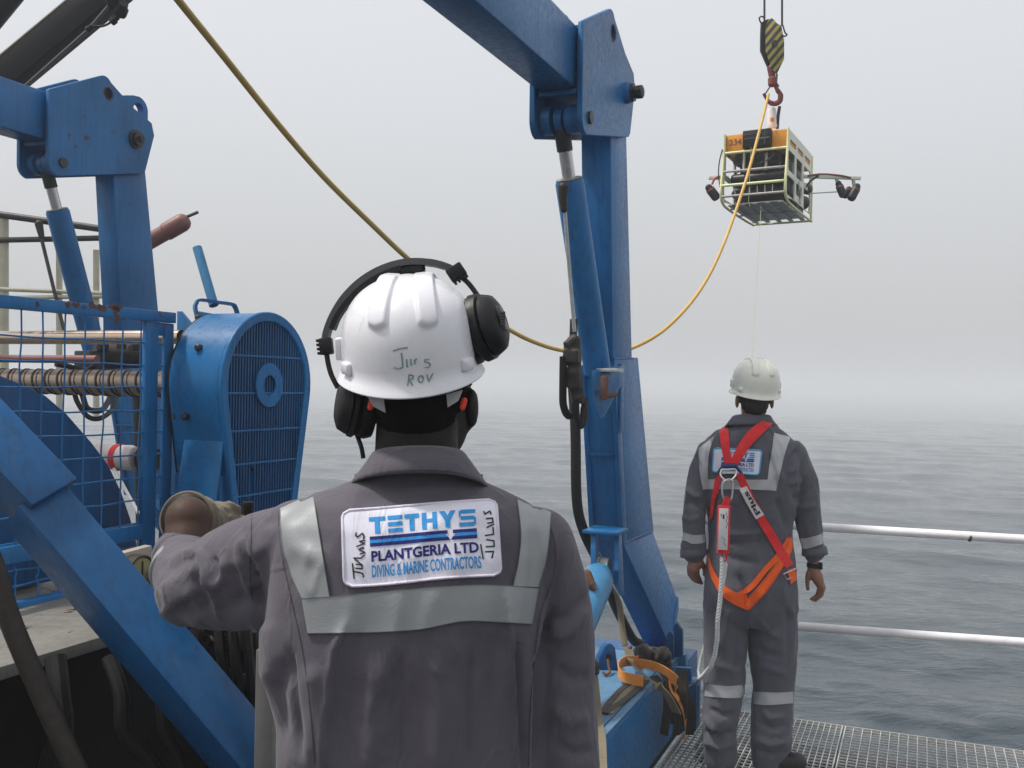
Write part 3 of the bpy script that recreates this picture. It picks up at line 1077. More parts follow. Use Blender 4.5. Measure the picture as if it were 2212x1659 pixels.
sub('end_box', M['blue_dark_shaded'], -1.80, -1.15, 5.20, 5.56, 0.0, 0.33, bb)
# padeye
D = 4.95
pe = [W(1288, 1452, D), W(1296, 1420, D), W(1306, 1398, D), W(1313, 1391, D), W(1322, 1391, D), W(1329, 1400, D), W(1336, 1450, D)]
pad = MB().hexa(pe, [p + uv * 0.03 - sv * 0.03 for p in pe], 0.003).build('padeye', M['blue_dark_shaded'], bb)
MB().tube([W(1314, 1420, D - 0.002) - uv * 0.003, W(1314, 1420, D - 0.002) + uv * 0.004], 0.017, 14).build('padeye_hole', M['black'], pad)
hk = MB().tube(spline([W(1313, 1424, 4.9), W(1315, 1440, 4.88), W(1317, 1452, 4.86), W(1309, 1457, 4.84), W(1303, 1452, 4.85)], 6), 0.007, 8)
hk.build('hook_rod', M['rusty'], bb)
# hinge plates on the outboard side of the foot
for (pp, d, th) in (([(1455, 1352), (1462, 1345), (1474, 1362), (1474, 1420), (1455, 1420)], 5.2, 0.03),
                    ([(1441, 1372), (1446, 1362), (1455, 1372), (1455, 1425), (1436, 1425)], 5.1, 0.02),
                    ([(1461, 1415), (1480, 1415), (1482, 1440), (1461, 1440)], 5.25, 0.05)):
    a = [W(x, y, d) for x, y in pp]
    MB().hexa(a, [p + uv * th for p in a], 0.003).build('hinge_plate', M['blue_dark_shaded'] if th < 0.05 else M['blue_light'], bb)
pp = [(1459, 1441), (1492, 1444), (1493, 1478), (1510, 1482), (1506, 1560), (1464, 1590), (1455, 1500)]
DB = 4.92
a = [W(x, y, DB) for x, y in pp]
holes = []
for hx, hy in ((1478, 1463), (1476, 1489)):
    holes.append([W(hx + 4 * math.cos(t * math.pi / 5), hy + (7 if hy < 1470 else 5) * math.sin(t * math.pi / 5), DB) for t in range(10)])
MB().plate(a, holes, uv * 0.025, 0.002).build('anchor_plate', M['blue_dark_shaded'], bb)
MB().box(W(1500, 1520, DB + 0.03), (0.02, 0.05, 0.12), (sv, uv, zv), 0.003).build('anchor_rib', M['blue_dark_shaded'], bb)




# ------------------------------------------------------------------ winch with its chain guard
WC = W(582, 832, 3.7)
GS = WC.dot(sv); WU = WC.dot(uv); WZ = WC.z
wi = thing('winch', 'blue umbilical winch with a slatted teardrop chain guard', 'winch', SU(GS - 0.5, WU, 0))
G = lambda u, z, s=0.0: WC + uv * u + zv * z + sv * s


def tear(r1, zb, r2, n=28):
    """round top, straight tapering sides down to zb"""
    o = [(r1 * math.cos(a), r1 * math.sin(a)) for a in [R(-12 + 204 * k / n) for k in range(n + 1)]]
    return o + [(-r2, zb), (r2, zb)]


OUT = tear(0.272, -0.78, 0.135)
INN = tear(0.236, -0.74, 0.108)
TH = 0.235
sh = MB()
sh.plate([G(u, z, 0) for u, z in OUT], [[G(u, z, 0) for u, z in INN]], sv * -0.02, 0.004)
sh.build('guard_rim', M['blue_guard'], wi)
MB().plate([G(u, z, -0.021) for u, z in tear(0.268, -0.78, 0.132)], [[G(u, z, -0.021) for u, z in tear(0.258, -0.77, 0.124)]], sv * (-TH + 0.021), 0.0).build('guard_shell', M['blue_guard'], wi)
MB().prism([G(u, z, -TH - 0.001) for u, z in tear(0.268, -0.78, 0.132)], sv * -0.008, 0.002).build('guard_back', M['blackpaint'], wi)  # shade inside the guard put in as black
MB().lathe(G(0, 0, -0.17), sv, [(0, 0.17), (0.05, 0.17)], 30).build('sprocket', M['blackpaint'], wi)


def inner_half(z):
    if z > -0.05:
        return math.sqrt(max(0, 0.236 ** 2 - z * z))
    t = (z + 0.05) / (-0.69)
    return 0.231 + (0.108 - 0.231) * t


first = None
ns = 29
for i in range(ns):
    u = -0.225 + 0.45 * i / (ns - 1)
    ztop = math.sqrt(max(0.0004, 0.239 ** 2 - u * u))
    # where the sloping side is met
    au = abs(u)
    zbot = -0.735 if au < 0.108 else -0.05 - 0.69 * (0.231 - au) / (0.231 - 0.108)
    zbot = max(zbot, -0.735)
    if i == 9: zbot = -0.30
    MB().box(G(u, (ztop + zbot) / 2, -0.013), (0.0036, 0.004, (ztop - zbot) / 2), (uv, sv, zv), 0.001).build('slat', M['blue_dark_shaded'], wi)
for z in (0.105, -0.03, -0.165, -0.285, -0.40, -0.52, -0.63):
    h = inner_half(z)
    MB().box(G(0, z, -0.0075), (h, 0.002, 0.0038), (uv, sv, zv), 0.001).build('cross_slat', M['blue'], wi)
hub = MB().plate([G(0.082 * math.cos(k * math.pi / 16), 0.082 * math.sin(k * math.pi / 16), -0.004) for k in range(32)],
                 [[G(0.037 * math.cos(k * math.pi / 12), 0.037 * math.sin(k * math.pi / 12), -0.004) for k in range(24)]], sv * 0.007, 0.001).build('hub_ring', M['blue_guard'], wi)
MB().lathe(G(0, 0, -0.03), sv, [(0, 0.037), (0.004, 0.036)], 24).build('hub_cap', M['blackpaint'], hub)
# inspection cover, bolts and seams on the inboard side of the guard
def side(u_in, z, s):
    return WC + zv * z + sv * s - uv * u_in
cv = MB().box(G(-0.252, -0.32, -0.105), (0.086, 0.006, 0.36), (sv, (uv * math.cos(R(10)) - zv * -math.sin(R(10))).normalized(), (zv * math.cos(R(10)) + uv * math.sin(R(10))).normalized()), 0.003)
cv.build('cover_plate', M['blue_guard'], wi)
for s, z, du in ((-0.13, 0.13, -0.238), (-0.165, -0.115, -0.262), (-0.14, -0.41, -0.214), (-0.20, -0.33, -0.226)):
    MB().lathe(G(du, z, s), -uv, [(-0.01, 0.013), (0.010, 0.013), (0.014, 0.008)], 8).build('cover_bolt', M['darkmetal'], wi)
# skirt between guard and frame
MB().box(G(-0.13, -0.62, -0.135), (0.10, 0.10, 0.30), (sv, uv, zv), 0.005).build('guard_foot', M['blue'], wi)
# hinge lugs, carrying handle and lever tube on top
lg = [W(382, 672, 3.86), W(392, 672, 3.86), W(433, 721, 3.80), W(420, 728, 3.80), W(382, 728, 3.86)]
MB().hexa(lg, [p + uv * 0.008 for p in lg], 0.002).build('guard_lug', M['blue'], wi)
lg = [W(428, 672, 3.93), W(470, 680, 3.93), W(470, 720, 3.93), W(430, 720, 3.93)]
MB().hexa(lg, [p + uv * 0.02 for p in lg], 0.002).build('guard_lug', M['blue'], wi)
hp = [W(432, 702, 3.78), W(422, 668, 3.78), W(424, 655, 3.78), W(433, 648, 3.79), W(470, 653, 3.84), W(498, 657, 3.90), W(508, 664, 3.92), W(516, 690, 3.94)]
MB().strap(spline(hp, 5), -uv * 0.6 + sv * 0.8, 0.017, 0.005).build('lifting_handle', M['blue'], wi)
MB().tube([W(426, 535, 3.95), W(462, 660, 3.88)], 0.0185, 20).build('lever_tube', M['blue_light'], wi)
MB().lathe(W(430, 686, 3.775), -uv, [(-0.01, 0.012), (0.012, 0.012), (0.016, 0.006)], 8).build('handle_bolt', M['darkmetal'], wi)
# shafts running back along the ship from the guard
PA = SU(0, WU - 0.075, 0)
def shaft(name, yl, r, mat, x0=-260, x1=392, u=0.0, yr=None, prof=None):
    P = PA + uv * u
    a, b = hit(x0, yl, P, uv), hit(x1, yr if yr else yl, P, uv)
    z = (a.z + b.z) / 2
    a.z = b.z = z
    return MB().tube([a, b], r, 28).build(name, mat, wi), a, b
c1, a, b = shaft('guide_rod', 729, 0.027, M['oldchrome'], u=-0.05)
c2, a, b = shaft('traverse_screw', 823, 0.049, M['screw'], u=0.0)
d = (b - a).normalized()
n_turn = int((b - a).length / 0.0667)
pts = []
for k in range(n_turn * 18):
    t = k / 18 * 0.0667
    an = 2 * math.pi * k / 18
    pts.append(a + d * t + (uv * math.cos(an) + zv * math.sin(an)) * 0.0475)
MB().tube(pts, 0.0065, 6).build('screw_groove', M['grease'], c2)
pts = [p + d * 0.022 for p in pts]
MB().tube(pts, 0.004, 6).build('screw_groove', M['grease'], c2)
shaft('feed_pipe', 775, 0.018, M['maroon'], -100, 210, 0.35)
# round flange, darker blue for shade, and tread of the cable drum, seen through the mesh
FS = SU(-2.66, 0, 0)
fl = [(-60, 805), (0, 811), (34, 825), (99, 855), (145, 895), (198, 956), (234, 1004), (262, 1062), (282, 1120), (300, 1190)]
fo = [hit(x, y, FS, sv) for x, y in fl]
q = fo[-1]
fo += [Vector((q.x, q.y, 1.12)), Vector((fo[0].x, fo[0].y, 1.12))]
MB().prism(fo, -sv * 0.02, 0.003).build('drum_flange', M['blue_dark_shaded'], wi)
# motor and valve block above the screw
mo = MB().tube([W(205, 772, 4.9), W(318, 768, 5.05)], 0.062, 20).build('traverse_motor', M['grease'], wi)
for x, y, r_, h_ in ((222, 745, 0.03, 0.05), (262, 744, 0.024, 0.06), (292, 748, 0.034, 0.04)):
    MB().lathe(W(x, y + 10, 4.86), zv, [(0, r_), (h_ * .6, r_), (h_ * .62, r_ * .7), (h_ * 1.2, r_ * .7)], 8).build('motor_port', M['grease'], mo)
MB().box(W(190, 778, 4.85), (0.05, 0.04, 0.045), (sv, uv, zv), 0.006).build('motor_flange', M['darkmetal'], mo)
MB().tube(spline([W(205, 790, 4.8), W(180, 800, 4.8), W(150, 792, 4.75), W(120, 786, 4.7)], 5), 0.014, 8).build('motor_hose', M['hose'], mo)
MB().tube([W(345, 742, 4.4), W(345, 800, 4.4)], 0.06, 14).build('motor_cap', M['blue'], mo)

# hoses looping under the screw by the far leg
hl = thing('hydraulic_hose', 'pair of black hoses hanging in a loop below the winch shaft', 'hose', W(215, 830, 5.2))
for k, (dx, dy, r) in enumerate(((0, 0, 0.013), (12, -12, 0.015))):
    MB().tube(spline([W(159 + dx, 838 + dy, 5.1), W(167 + dx, 868 + dy, 5.1), W(190, 900 + dy * 1.4, 5.1), W(218, 903 + dy * 1.4, 5.15), W(245 - dx, 880 + dy, 5.3), W(260 - dx, 830, 5.5)], 6), r, 10).build('hose', M['hose'], hl)

# white canvas roll with a red band behind the mesh
cr_ = thing('canvas_roll', 'white canvas sleeve with a red band behind the winch mesh', 'canvas roll', W(260, 990, 5.0))
rl = MB().lathe(W(196, 985, 5.0), (W(314, 990, 4.9) - W(196, 985, 5.0)), [(0, 0.05), (0.03, 0.066), (0.10, 0.064), (0.16, 0.060), (0.24, 0.063), (0.268, 0.055), (0.272, 0.03)], 20).build('canvas', M['white_cloth'], cr_)
MB().lathe(W(258, 988, 4.95), (W(314, 990, 4.9) - W(196, 985, 5.0)), [(-0.02, 0.0640), (-0.018, 0.067), (0.012, 0.067), (0.014, 0.064)], 20).build('band', M['red_band'], cr_)
MB().lathe(W(306, 990, 4.92), (W(314, 990, 4.9) - W(196, 985, 5.0)), [(0, 0.059), (0.10, 0.05)], 16).build('dark_end', M['black'], cr_)
tb = thing('steel_bar', 'pale bar leaning below the white canvas roll behind the mesh', 'bar', W(270, 1050, 4.9))
MB().tube([W(246, 1012, 4.9), W(300, 1110, 4.8)], 0.008, 10).build('bar', M['white_rail'], tb)

# ------------------------------------------------------------------ mesh guard panel
PP = W(370, 800, 3.6)
PU = PP.dot(uv); PS = PP.dot(sv)
gp = thing('mesh_guard', 'blue frame of welded wire mesh guarding the winch drum', 'mesh guard', SU(PS, PU - 0.4, 1.1))
Q = lambda u, z, s=0.0: SU(PS + s, PU + u, z)
def bar(name, u0, u1, z0, z1, mat='blue', t=0.016, s=0.0):
    return MB().box(Q((u0 + u1) / 2, (z0 + z1) / 2, s), ((u1 - u0) / 2, t, (z1 - z0) / 2), (uv, sv, zv), 0.0025).build(name, M[mat], gp)
bar('top_bar', -0.95, 0.0, 1.998, 2.036, 'blue_worn', 0.019)
bar('corner_post', -0.138, -0.076, 1.08, 1.996, 'blue', 0.009)
bar('end_post', -0.043, 0.003, 1.08, 1.996, 'blue', 0.007)
bar('middle_bar', -0.95, -0.14, 1.238, 1.290, 'blue_worn', 0.015)
bar('bottom_bar', -0.95, -0.14, 1.078, 1.118, 'blue_worn', 0.017)
bar('end_link', -0.075, -0.044, 1.95, 1.996, 'blue', 0.007)
random.seed(11)
def wire(name, a, b):
    pts = []
    n = 9
    for k in range(n):
        t = k / (n - 1)
        j = 0 if k in (0, n - 1) else 1
        pts.append(a.lerp(b, t) + (uv * random.uniform(-.0035, .0035) + zv * random.uniform(-.0035, .0035) + sv * random.uniform(-.003, .003)) * j)
    MB().tube(spline(pts, 3), 0.0029, 6).build(name, M['blue'], gp)
for k in range(10):
    u = -0.155 - k * 0.084
    wire('upright_wire', Q(u, 1.29, 0.003), Q(u + random.uniform(-.006, .006), 2.0, 0.003))
    wire('upright_wire', Q(u, 1.11, 0.003), Q(u, 1.245, 0.003))
for k in range(9):
    z = 1.922 - k * 0.0785
    wire('cross_wire', Q(-0.95, z + random.uniform(-.006, .006), -0.004), Q(-0.10, z, -0.004))
    MB().tube([Q(-0.075, z, -0.004), Q(-0.04, z, -0.004)], 0.0029, 6).build('cross_wire', M['blue'], gp)
for z in (1.165, 1.21):
    wire('cross_wire', Q(-0.95, z, -0.004), Q(-0.14, z, -0.004))
# rusty chips along the top bar
random.seed(4)
ch = MB()
for k in range(26):
    x = random.uniform(140, 262)
    p = hit(x, 658 + (x - 140) * 0.05 + random.uniform(-3, 5), SU(PS + 0.0195, 0, 0), sv)
    r = random.uniform(0.004, 0.013)
    ch.lathe(p, sv, [(0, r), (0.0009, r * 0.8)], 7)
for k in range(7):
    p = hit(252 + random.uniform(-4, 4), 664 + k * 5, SU(PS + 0.0195, 0, 0), sv)
    ch.lathe(p, sv, [(0, 0.009), (0.0009, 0.007)], 7)
ch.build('rust_chips', M['rusty'], gp, 0, kind='stuff')

# ------------------------------------------------------------------ winch bed with stained top
wb = thing('winch_bed', 'machinery bed with a stained pale steel top and an underside blacked in as shade', 'machine bed', SU(-2.6, 1.6, 0))
sub('bed_top', M['grey_plate'], -3.6, -2.037, 0.5, 2.62, 1.066, 1.1, wb)
sub('bed_shade_fill', M['shade'], -3.5, -2.20, 0.55, 2.60, 0.0, 1.064, wb)  # solid black block stands for the shade below the bed top
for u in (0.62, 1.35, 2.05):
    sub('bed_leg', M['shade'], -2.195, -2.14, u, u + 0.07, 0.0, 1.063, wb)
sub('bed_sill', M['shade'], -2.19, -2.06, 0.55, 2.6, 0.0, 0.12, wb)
sub('dark_box', M['blackpaint'], -3.5, -2.72, 1.3, 2.5, 1.101, 1.42, wi, 0.02)  # black box added to darken the view through the mesh
MB().lathe(hit(168, 1317, SU(0, 0, 1.1), zv), zv, [(0, 0.012), (0.012, 0.011)], 6).build('bed_bolt', M['rusty'], wb)
# hoses hanging in the dark under the bed
hb = 0
for (x0, x1, x2, r, dd, lab) in ((235, 262, 330, 0.020, 2.56, 'dark hose curving to the right in the shadow beside the diagonal brace'), (345, 350, 395, 0.016, 2.62, 'thin dark hose hanging straight in the shadow right of the brace'), (120, 128, 105, 0.026, 2.48, 'thick dark hose hanging under the pale bed top beside the slanting pipe')):
    h = MB().tube(spline([W(x0, 1420, dd), W(x1, 1500, dd - 0.04), W(x1 + 6, 1580, dd - 0.05), W(x2, 1660, dd - 0.02), W(x2 + 20, 1800, dd)], 5), r, 10).build('hydraulic_hose', M['hose'], None)
    setp(h, lab, 'hose', 'hoses hanging under the machinery bed')

# ------------------------------------------------------------------ diagonal brace in front of the mesh
bax = (W(640, 1802, 2.28) - W(40, 1092, 2.28)).normalized()
vw = ray(300, 1380)
vw = (vw - bax * vw.dot(bax)).normalized()
P_ = vw.cross(bax).normalized()
if P_.x < 0: P_ = -P_
t1 = P_ * math.cos(R(26)) + vw * math.sin(R(26))
t2 = -P_ * math.sin(R(26)) + vw * math.cos(R(26))
br = thing('diagonal_brace', 'thick blue diagonal box beam crossing in front of the winch', 'brace', W(560, 1700, 2.28))
def brace(p, q, wd, name, mat, ext=0):
    a, b = W(*p), W(*q)
    ra = [a, a + t1 * wd, a + t1 * wd + t2 * wd, a + t2 * wd]
    rb = [b, b + t1 * wd, b + t1 * wd + t2 * wd, b + t2 * wd]
    return MB().hexa(ra, rb, 0.006).build(name, mat, br)
brace((40, 1092, 2.28), (640, 1802, 2.28), 0.122, 'brace_beam', M['blue_dark_shaded'])  # shade on the brace is in its darker blue
brace((-120, 893, 2.277), (70, 1092, 2.277), 0.128, 'brace_end', M['blue_dark_shaded'])
dp = thing('slanting_pipe', 'dark greasy pipe slanting across the lower left corner', 'pipe', W(170, 1690, 2.2))
MB().tube(spline([W(-60, 1110, 2.16), W(-12, 1230, 2.16), W(22, 1340, 2.16), W(90, 1500, 2.16), W(190, 1720, 2.16)], 6), 0.023, 16).build('pipe', M['grease'], dp)

# ------------------------------------------------------------------ control stand: gauge, valve block, levers
cs = thing('control_stand', 'hydraulic control stand with a round gauge and black levers', 'control stand', W(430, 1650, 2.5))
gpn = [W(262, 1196, 2.62), W(329, 1178, 2.70), W(331, 1270, 2.70), W(300, 1300, 2.65), W(262, 1310, 2.62)]
gn = (gpn[1] - gpn[0]).cross(gpn[4] - gpn[0]).normalized()
if gn.y > 0: gn = -gn
MB().hexa(gpn, [p - gn * 0.03 for p in gpn], 0.003).build('gauge_plate', M['beige'], cs)
gc = W(303, 1231, 2.64)
gax = (gn + sv * 0.55).normalized()
gg = MB().lathe(gc, gax, [(-0.03, 0.040), (0.010, 0.040), (0.012, 0.036), (0.006, 0.033)], 28).build('gauge_bezel', M['grease'], cs)
MB().lathe(gc, gax, [(0.004, 0.033), (0.0075, 0.033)], 28).build('dial', M['gauge'], gg)
MB().box(gc + gax * 0.009 + Vector((0, 0, 0.006)), (0.0016, 0.001, 0.018), (gax.cross(zv).normalized(), gax, zv), 0).build('needle', M['black'], gg)
MB().box(W(500, 1240, 2.36), (0.10, 0.06, 0.075), (sv, uv, zv), 0.006).build('valve_block', M['grease'], cs)
for x, y0, y1, dd in ((505, 1092, 1190, 2.28), (536, 1084, 1190, 2.24), (470, 1096, 1190, 2.32)):
    lv = MB().tube([W(x - 4, y1, dd + 0.04), W(x, y0 + 40, dd + 0.01)], 0.006, 8).build('lever', M['darkmetal'], cs)
    MB().tube([W(x - 1, y0 + 48, dd + 0.012), W(x, y0 + 4, dd), W(x, y0, dd)], [0.0125, 0.0135, 0.011], 14).build('lever_grip', M['black'], lv)
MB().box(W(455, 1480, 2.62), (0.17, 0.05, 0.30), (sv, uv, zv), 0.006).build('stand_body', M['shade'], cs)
random.seed(9)
for k in range(14):
    p = W(random.uniform(400, 548), random.uniform(1365, 1640), 2.50 + random.uniform(-.03, .05))
    d = Vector((random.uniform(-1, 1), random.uniform(-.8, .1), random.uniform(-1, 1))).normalized()
    r_ = random.uniform(0.010, 0.020)
    if k % 3:
        MB().lathe(p, d, [(0, r_), (0.018, r_), (0.019, r_ * .72), (0.045, r_ * .72), (0.046, r_ * 1.1), (0.062, r_ * 1.1)], 6).build('hose_fitting', M['grease'], cs)
    else:
        MB().box(p, (r_ * 1.6, r_ * 1.2, r_ * 1.3), (sv, uv, zv), 0.003).build('valve_section', M['grease'], cs)
for k, (x0, x1) in enumerate(((420, 470), (500, 520), (530, 545), (470, 500))):
    MB().tube(spline([W(x0, 1340, 2.47), W(x0 + 8, 1420, 2.44), W(x1, 1530, 2.45), W(x1 - 12, 1700, 2.47)], 6), 0.013, 8).build('control_hose', M['hose'], cs)
gpz = thing('grey_post', 'pale grey square post between the winch controls and the near man', 'post', W(573, 1700, 2.3))
MB().box(W(575, 1640, 2.30), (0.021, 0.03, 0.26), bev=0.004).build('post', M['post_grey'], gpz)

# ------------------------------------------------------------------ things beyond the left leg
cb = thing('crane_boom', 'black crane boom with a thin pipe along it, top left', 'crane boom', W(-60, 170, 7.0))
bx = (W(320, -85, 7.0) - W(-60, 232, 7.0))
ln = bx.length
ax0 = bx.normalized()
ax2 = Vector((ax0.z, 0, -ax0.x)).normalized()
ax1 = ax0.cross(ax2)
cc = (W(320, -85, 7.0) + W(-60, 232, 7.0)) / 2
MB().box(cc, (ln / 2, 0.10, 0.098), (ax0, ax1, ax2), 0.012).build('boom_beam', M['blackpaint'], cb)
MB().box(cc - ax2 * 0.102, (ln / 2, 0.102, 0.005), (ax0, ax1, ax2), 0.002).build('boom_lit_edge', M['cream'], cb)  # light along the boom's edge painted as a cream strip
MB().tube([W(52, 188, 6.85), W(190, 65, 6.85), W(246, 0, 6.85)], 0.012, 8).build('boom_pipe', M['greyplastic'], cb)
MB().tube(spline([W(196, 55, 6.8), W(218, 57, 6.8), W(236, 50, 6.8), W(246, 36, 6.8)], 6), 0.008, 8).build('boom_hose', M['black'], cb)
for x, y, r, ax in ((262, 22, 0.045, (0.5, -0.6, 0.5)), (246, 44, 0.028, (0.7, 0, 0.6)), (192, 62, 0.022, (0.7, 0, 0.7)), (248, 4, 0.05, (1, 0, 0.2))):
    MB().lathe(W(x, y, 6.8), ax, [(-r, r * .6), (-r * .8, r), (r * .4, r), (r * .5, r * .7), (r * 1.3, r * .7)], 8).build('boom_fitting', M['black'], cb)
dk = thing('boom_section', 'dark rounded boom section cut off by the top left corner', 'crane part', W(-20, 60, 7.2))
MB().tube([W(-160, 190, 7.4), W(20, -30, 7.4)], 0.13, 18).build('boom_tube', M['blackpaint'], dk)

rb = thing('round_ended_boom', 'reddish brown round ended boom with a thin rod tip behind the left leg', 'boom', W(330, 530, 7.4))
p0, p1 = W(270, 552, 7.4), W(409, 472, 7.4)
d = (p1 - p0)
MB().lathe(p0, d, [(0, 0.058), (d.length - 0.21, 0.060), (d.length - 0.20, 0.068), (d.length - 0.06, 0.068), (d.length - 0.03, 0.058), (d.length - 0.008, 0.035), (d.length, 0.0)], 24).build('boom_tube', M['maroon'], rb)
MB().tube([W(400, 470, 7.4), W(428, 458, 7.4)], 0.012, 8).build('rod_tip', M['darkmetal'], rb)

ur = thing('upper_railing', 'cream posts and dark rails of the railing behind the left leg', 'railing', W(100, 640, 8.5))
for x in (8, 128, 208):
    h = 462 if x < 100 else 540
    MB().tube([W(x, h, 8.5), W(x, 900, 8.5)], 0.040 if x < 100 else 0.026, 12).build('post', M['cream'], ur)
for (x0, y0, x1, y1, r, m) in ((-60, 455, 230, 496, 0.030, 'darkmetal'), (-60, 520, 230, 514, 0.024, 'darkmetal'), (-60, 622, 230, 634, 0.018, 'cream'), (-60, 645, 230, 640, 0.018, 'cream')):
    MB().tube([W(x0, y0, 8.46), W(x1, y1, 8.46)], r, 12).build('rail', M[m], ur)
MB().tube([W(86, 490, 8.4), W(92, 525, 8.4), W(120, 640, 8.4), W(140, 720, 8.4)], 0.016, 8).build('stay_wire', M['darkmetal'], ur)
MB().limb([W(84, 484, 8.4), W(90, 512, 8.4)], [0.034, 0.024], 10).build('stay_clamp', M['grease'], ur)

# ------------------------------------------------------------------ remotely operated vehicle on the crane hook
RY = R(27)
rx = Vector((math.cos(RY), -math.sin(RY), 0.012)).normalized()
rl_ = Vector((math.sin(RY), math.cos(RY), 0.0))
RO = W(1703, 277, 9.8) - rx * 0.636
RW, RL, RH = 0.636, 1.25, 0.70
V = lambda a, l, h: RO + rx * a + rl_ * l + zv * (h * 0.93)
RAX = (rx, rl_, zv)
rov = thing('underwater_vehicle', 'yellow and orange framed underwater vehicle hanging from the crane hook', 'underwater robot', V(RW / 2, RL / 2, -RH))
def rb_(name, mat, a0, a1, l0, l1, h0, h1, bev=0.006, parent=None):
    return MB().box(V((a0 + a1) / 2, (l0 + l1) / 2, (h0 + h1) / 2), ((a1 - a0) / 2, (l1 - l0) / 2, abs(h1 - h0) / 2), RAX, bev).build(name, M[mat], parent or rov)
buoy = rb_('buoyancy_block', 'rov_orange', 0.014, RW - 0.014, 0.02, RL - 0.03, -0.190, -0.002, 0.012)
# side frames with cut-outs
out_ = [(0.0, 0.006), (RL - 0.02, 0.006), (RL, -0.02), (RL, -0.30), (RL - 0.03, -0.70), (RL - 0.07, -RH), (0.30, -RH), (-0.02, -0.735), (-0.085, -0.66), (-0.085, -0.55), (-0.02, -0.2)]
def sq(l0, l1, h0, h1, c=0.02):
    return [(l0 + c, h0), (l1 - c, h0), (l1, h0 - c), (l1, h1 + c), (l1 - c, h1), (l0 + c, h1), (l0, h1 + c), (l0, h0 - c)]
win = [sq(0.09, 0.40, -0.085, -0.15), sq(0.47, 0.78, -0.085, -0.15), sq(0.85, 1.16, -0.085, -0.15),
       sq(0.03, 0.36, -0.215, -0.43), sq(0.43, 0.74, -0.215, -0.43), sq(0.82, 1.19, -0.215, -0.40),
       sq(-0.02, 0.36, -0.49, -0.70), sq(0.43, 0.74, -0.49, -0.62), sq(0.83, 1.17, -0.46, -0.70)]
for a, d in ((RW, -0.013), (0.0, 0.013)):
    MB().plate([V(a, l, h) for l, h in out_], [[V(a, l, h) for l, h in q_] for q_ in win], rx * d, 0.002).build('side_frame', M['rov_white'], rov)
    tp = spline([V(a, -0.004, 0.004), V(a, -0.015, -0.17), V(a, -0.05, -0.36), V(a, -0.098, -0.57), V(a, -0.098, -0.67), V(a, -0.04, -0.74), V(a, 0.2, -0.775), V(a, RL - 0.06, -0.775), V(a, RL + 0.005, -0.72), V(a, RL + 0.005, -0.3), V(a, RL + 0.004, -0.01)], 5)
    MB().tube(tp, 0.013, 10).build('edge_tube', M['rov_frame'], rov)
def xbar(l, h, r, mat, name='cross_bar'):
    MB().tube([V(0.008, l, h), V(RW - 0.008, l, h)], r, 14).build(name, M[mat], rov)
xbar(-0.012, -0.203, 0.014, 'rov_frame'); xbar(-0.06, -0.415, 0.013, 'rov_grey'); xbar(-0.10, -0.572, 0.014, 'rov_frame'); xbar(-0.10, -0.69, 0.013, 'rov_grey')
xbar(RL, -0.775, 0.012, 'rov_frame'); xbar(RL, -0.4, 0.012, 'rov_grey'); xbar(0.6, -0.775, 0.012, 'rov_grey'); xbar(0.25, -0.76, 0.014, 'rov_grey')
# electronics box, number panel
box = rb_('front_box', 'rov_black', 0.19, 0.475, -0.035, 0.05, -0.168, 0.012, 0.014)
for z in (-0.03, -0.075):
    MB().box(V(0.33, -0.037, z), (0.13, 0.002, 0.004), RAX, 0.001).build('box_rib', M['greyplastic'], box)
MB().tube([V(0.415, -0.04, 0.01), V(0.415, -0.042, -0.15)], 0.006, 8).build('box_cable', M['greyplastic'], box)
MB().tube([V(0.36, -0.04, -0.09), V(0.46, -0.042, -0.085)], 0.006, 8).build('box_cable', M['greyplastic'], box)


def text_mesh(txt, size, bold=0.0, xs=1.0, shear=0.0):
    cu = bpy.data.curves.new('t', 'FONT')
    cu.body = txt
    cu.size = size
    cu.offset = bold
    cu.shear = shear
    cu.resolution_u = 3
    ob = bpy.data.objects.new('t', cu)
    COL.objects.link(ob)
    dg = bpy.context.evaluated_depsgraph_get()
    me = bpy.data.meshes.new_from_object(ob.evaluated_get(dg))
    bpy.data.objects.remove(ob)
    vs = [(v.co.x * xs, v.co.y) for v in me.vertices]
    fs = [tuple(p.vertices) for p in me.polygons]
    bpy.data.meshes.remove(me)
    x0 = min(v[0] for v in vs); x1 = max(v[0] for v in vs); y0 = min(v[1] for v in vs); y1 = max(v[1] for v in vs)
    vs = [((v[0] - x0) / (x1 - x0), (v[1] - y0) / (y1 - y0)) for v in vs]
    return vs, fs


def flat_text(txt, P0, X, Y, mat, name, parent, bold=0.0):
    vs, fs = text_mesh(txt, 1.0, bold)
    me = bpy.data.meshes.new(name)
    me.from_pydata([P0 + X * x + Y * y for x, y in vs], [], fs)
    return link_mesh(name, me, mat, parent, 0)


flat_text('234', V(0.045, 0.017, -0.115), rx * 0.125, zv * 0.062, M['rov_num'], 'number', buoy, 0.02)
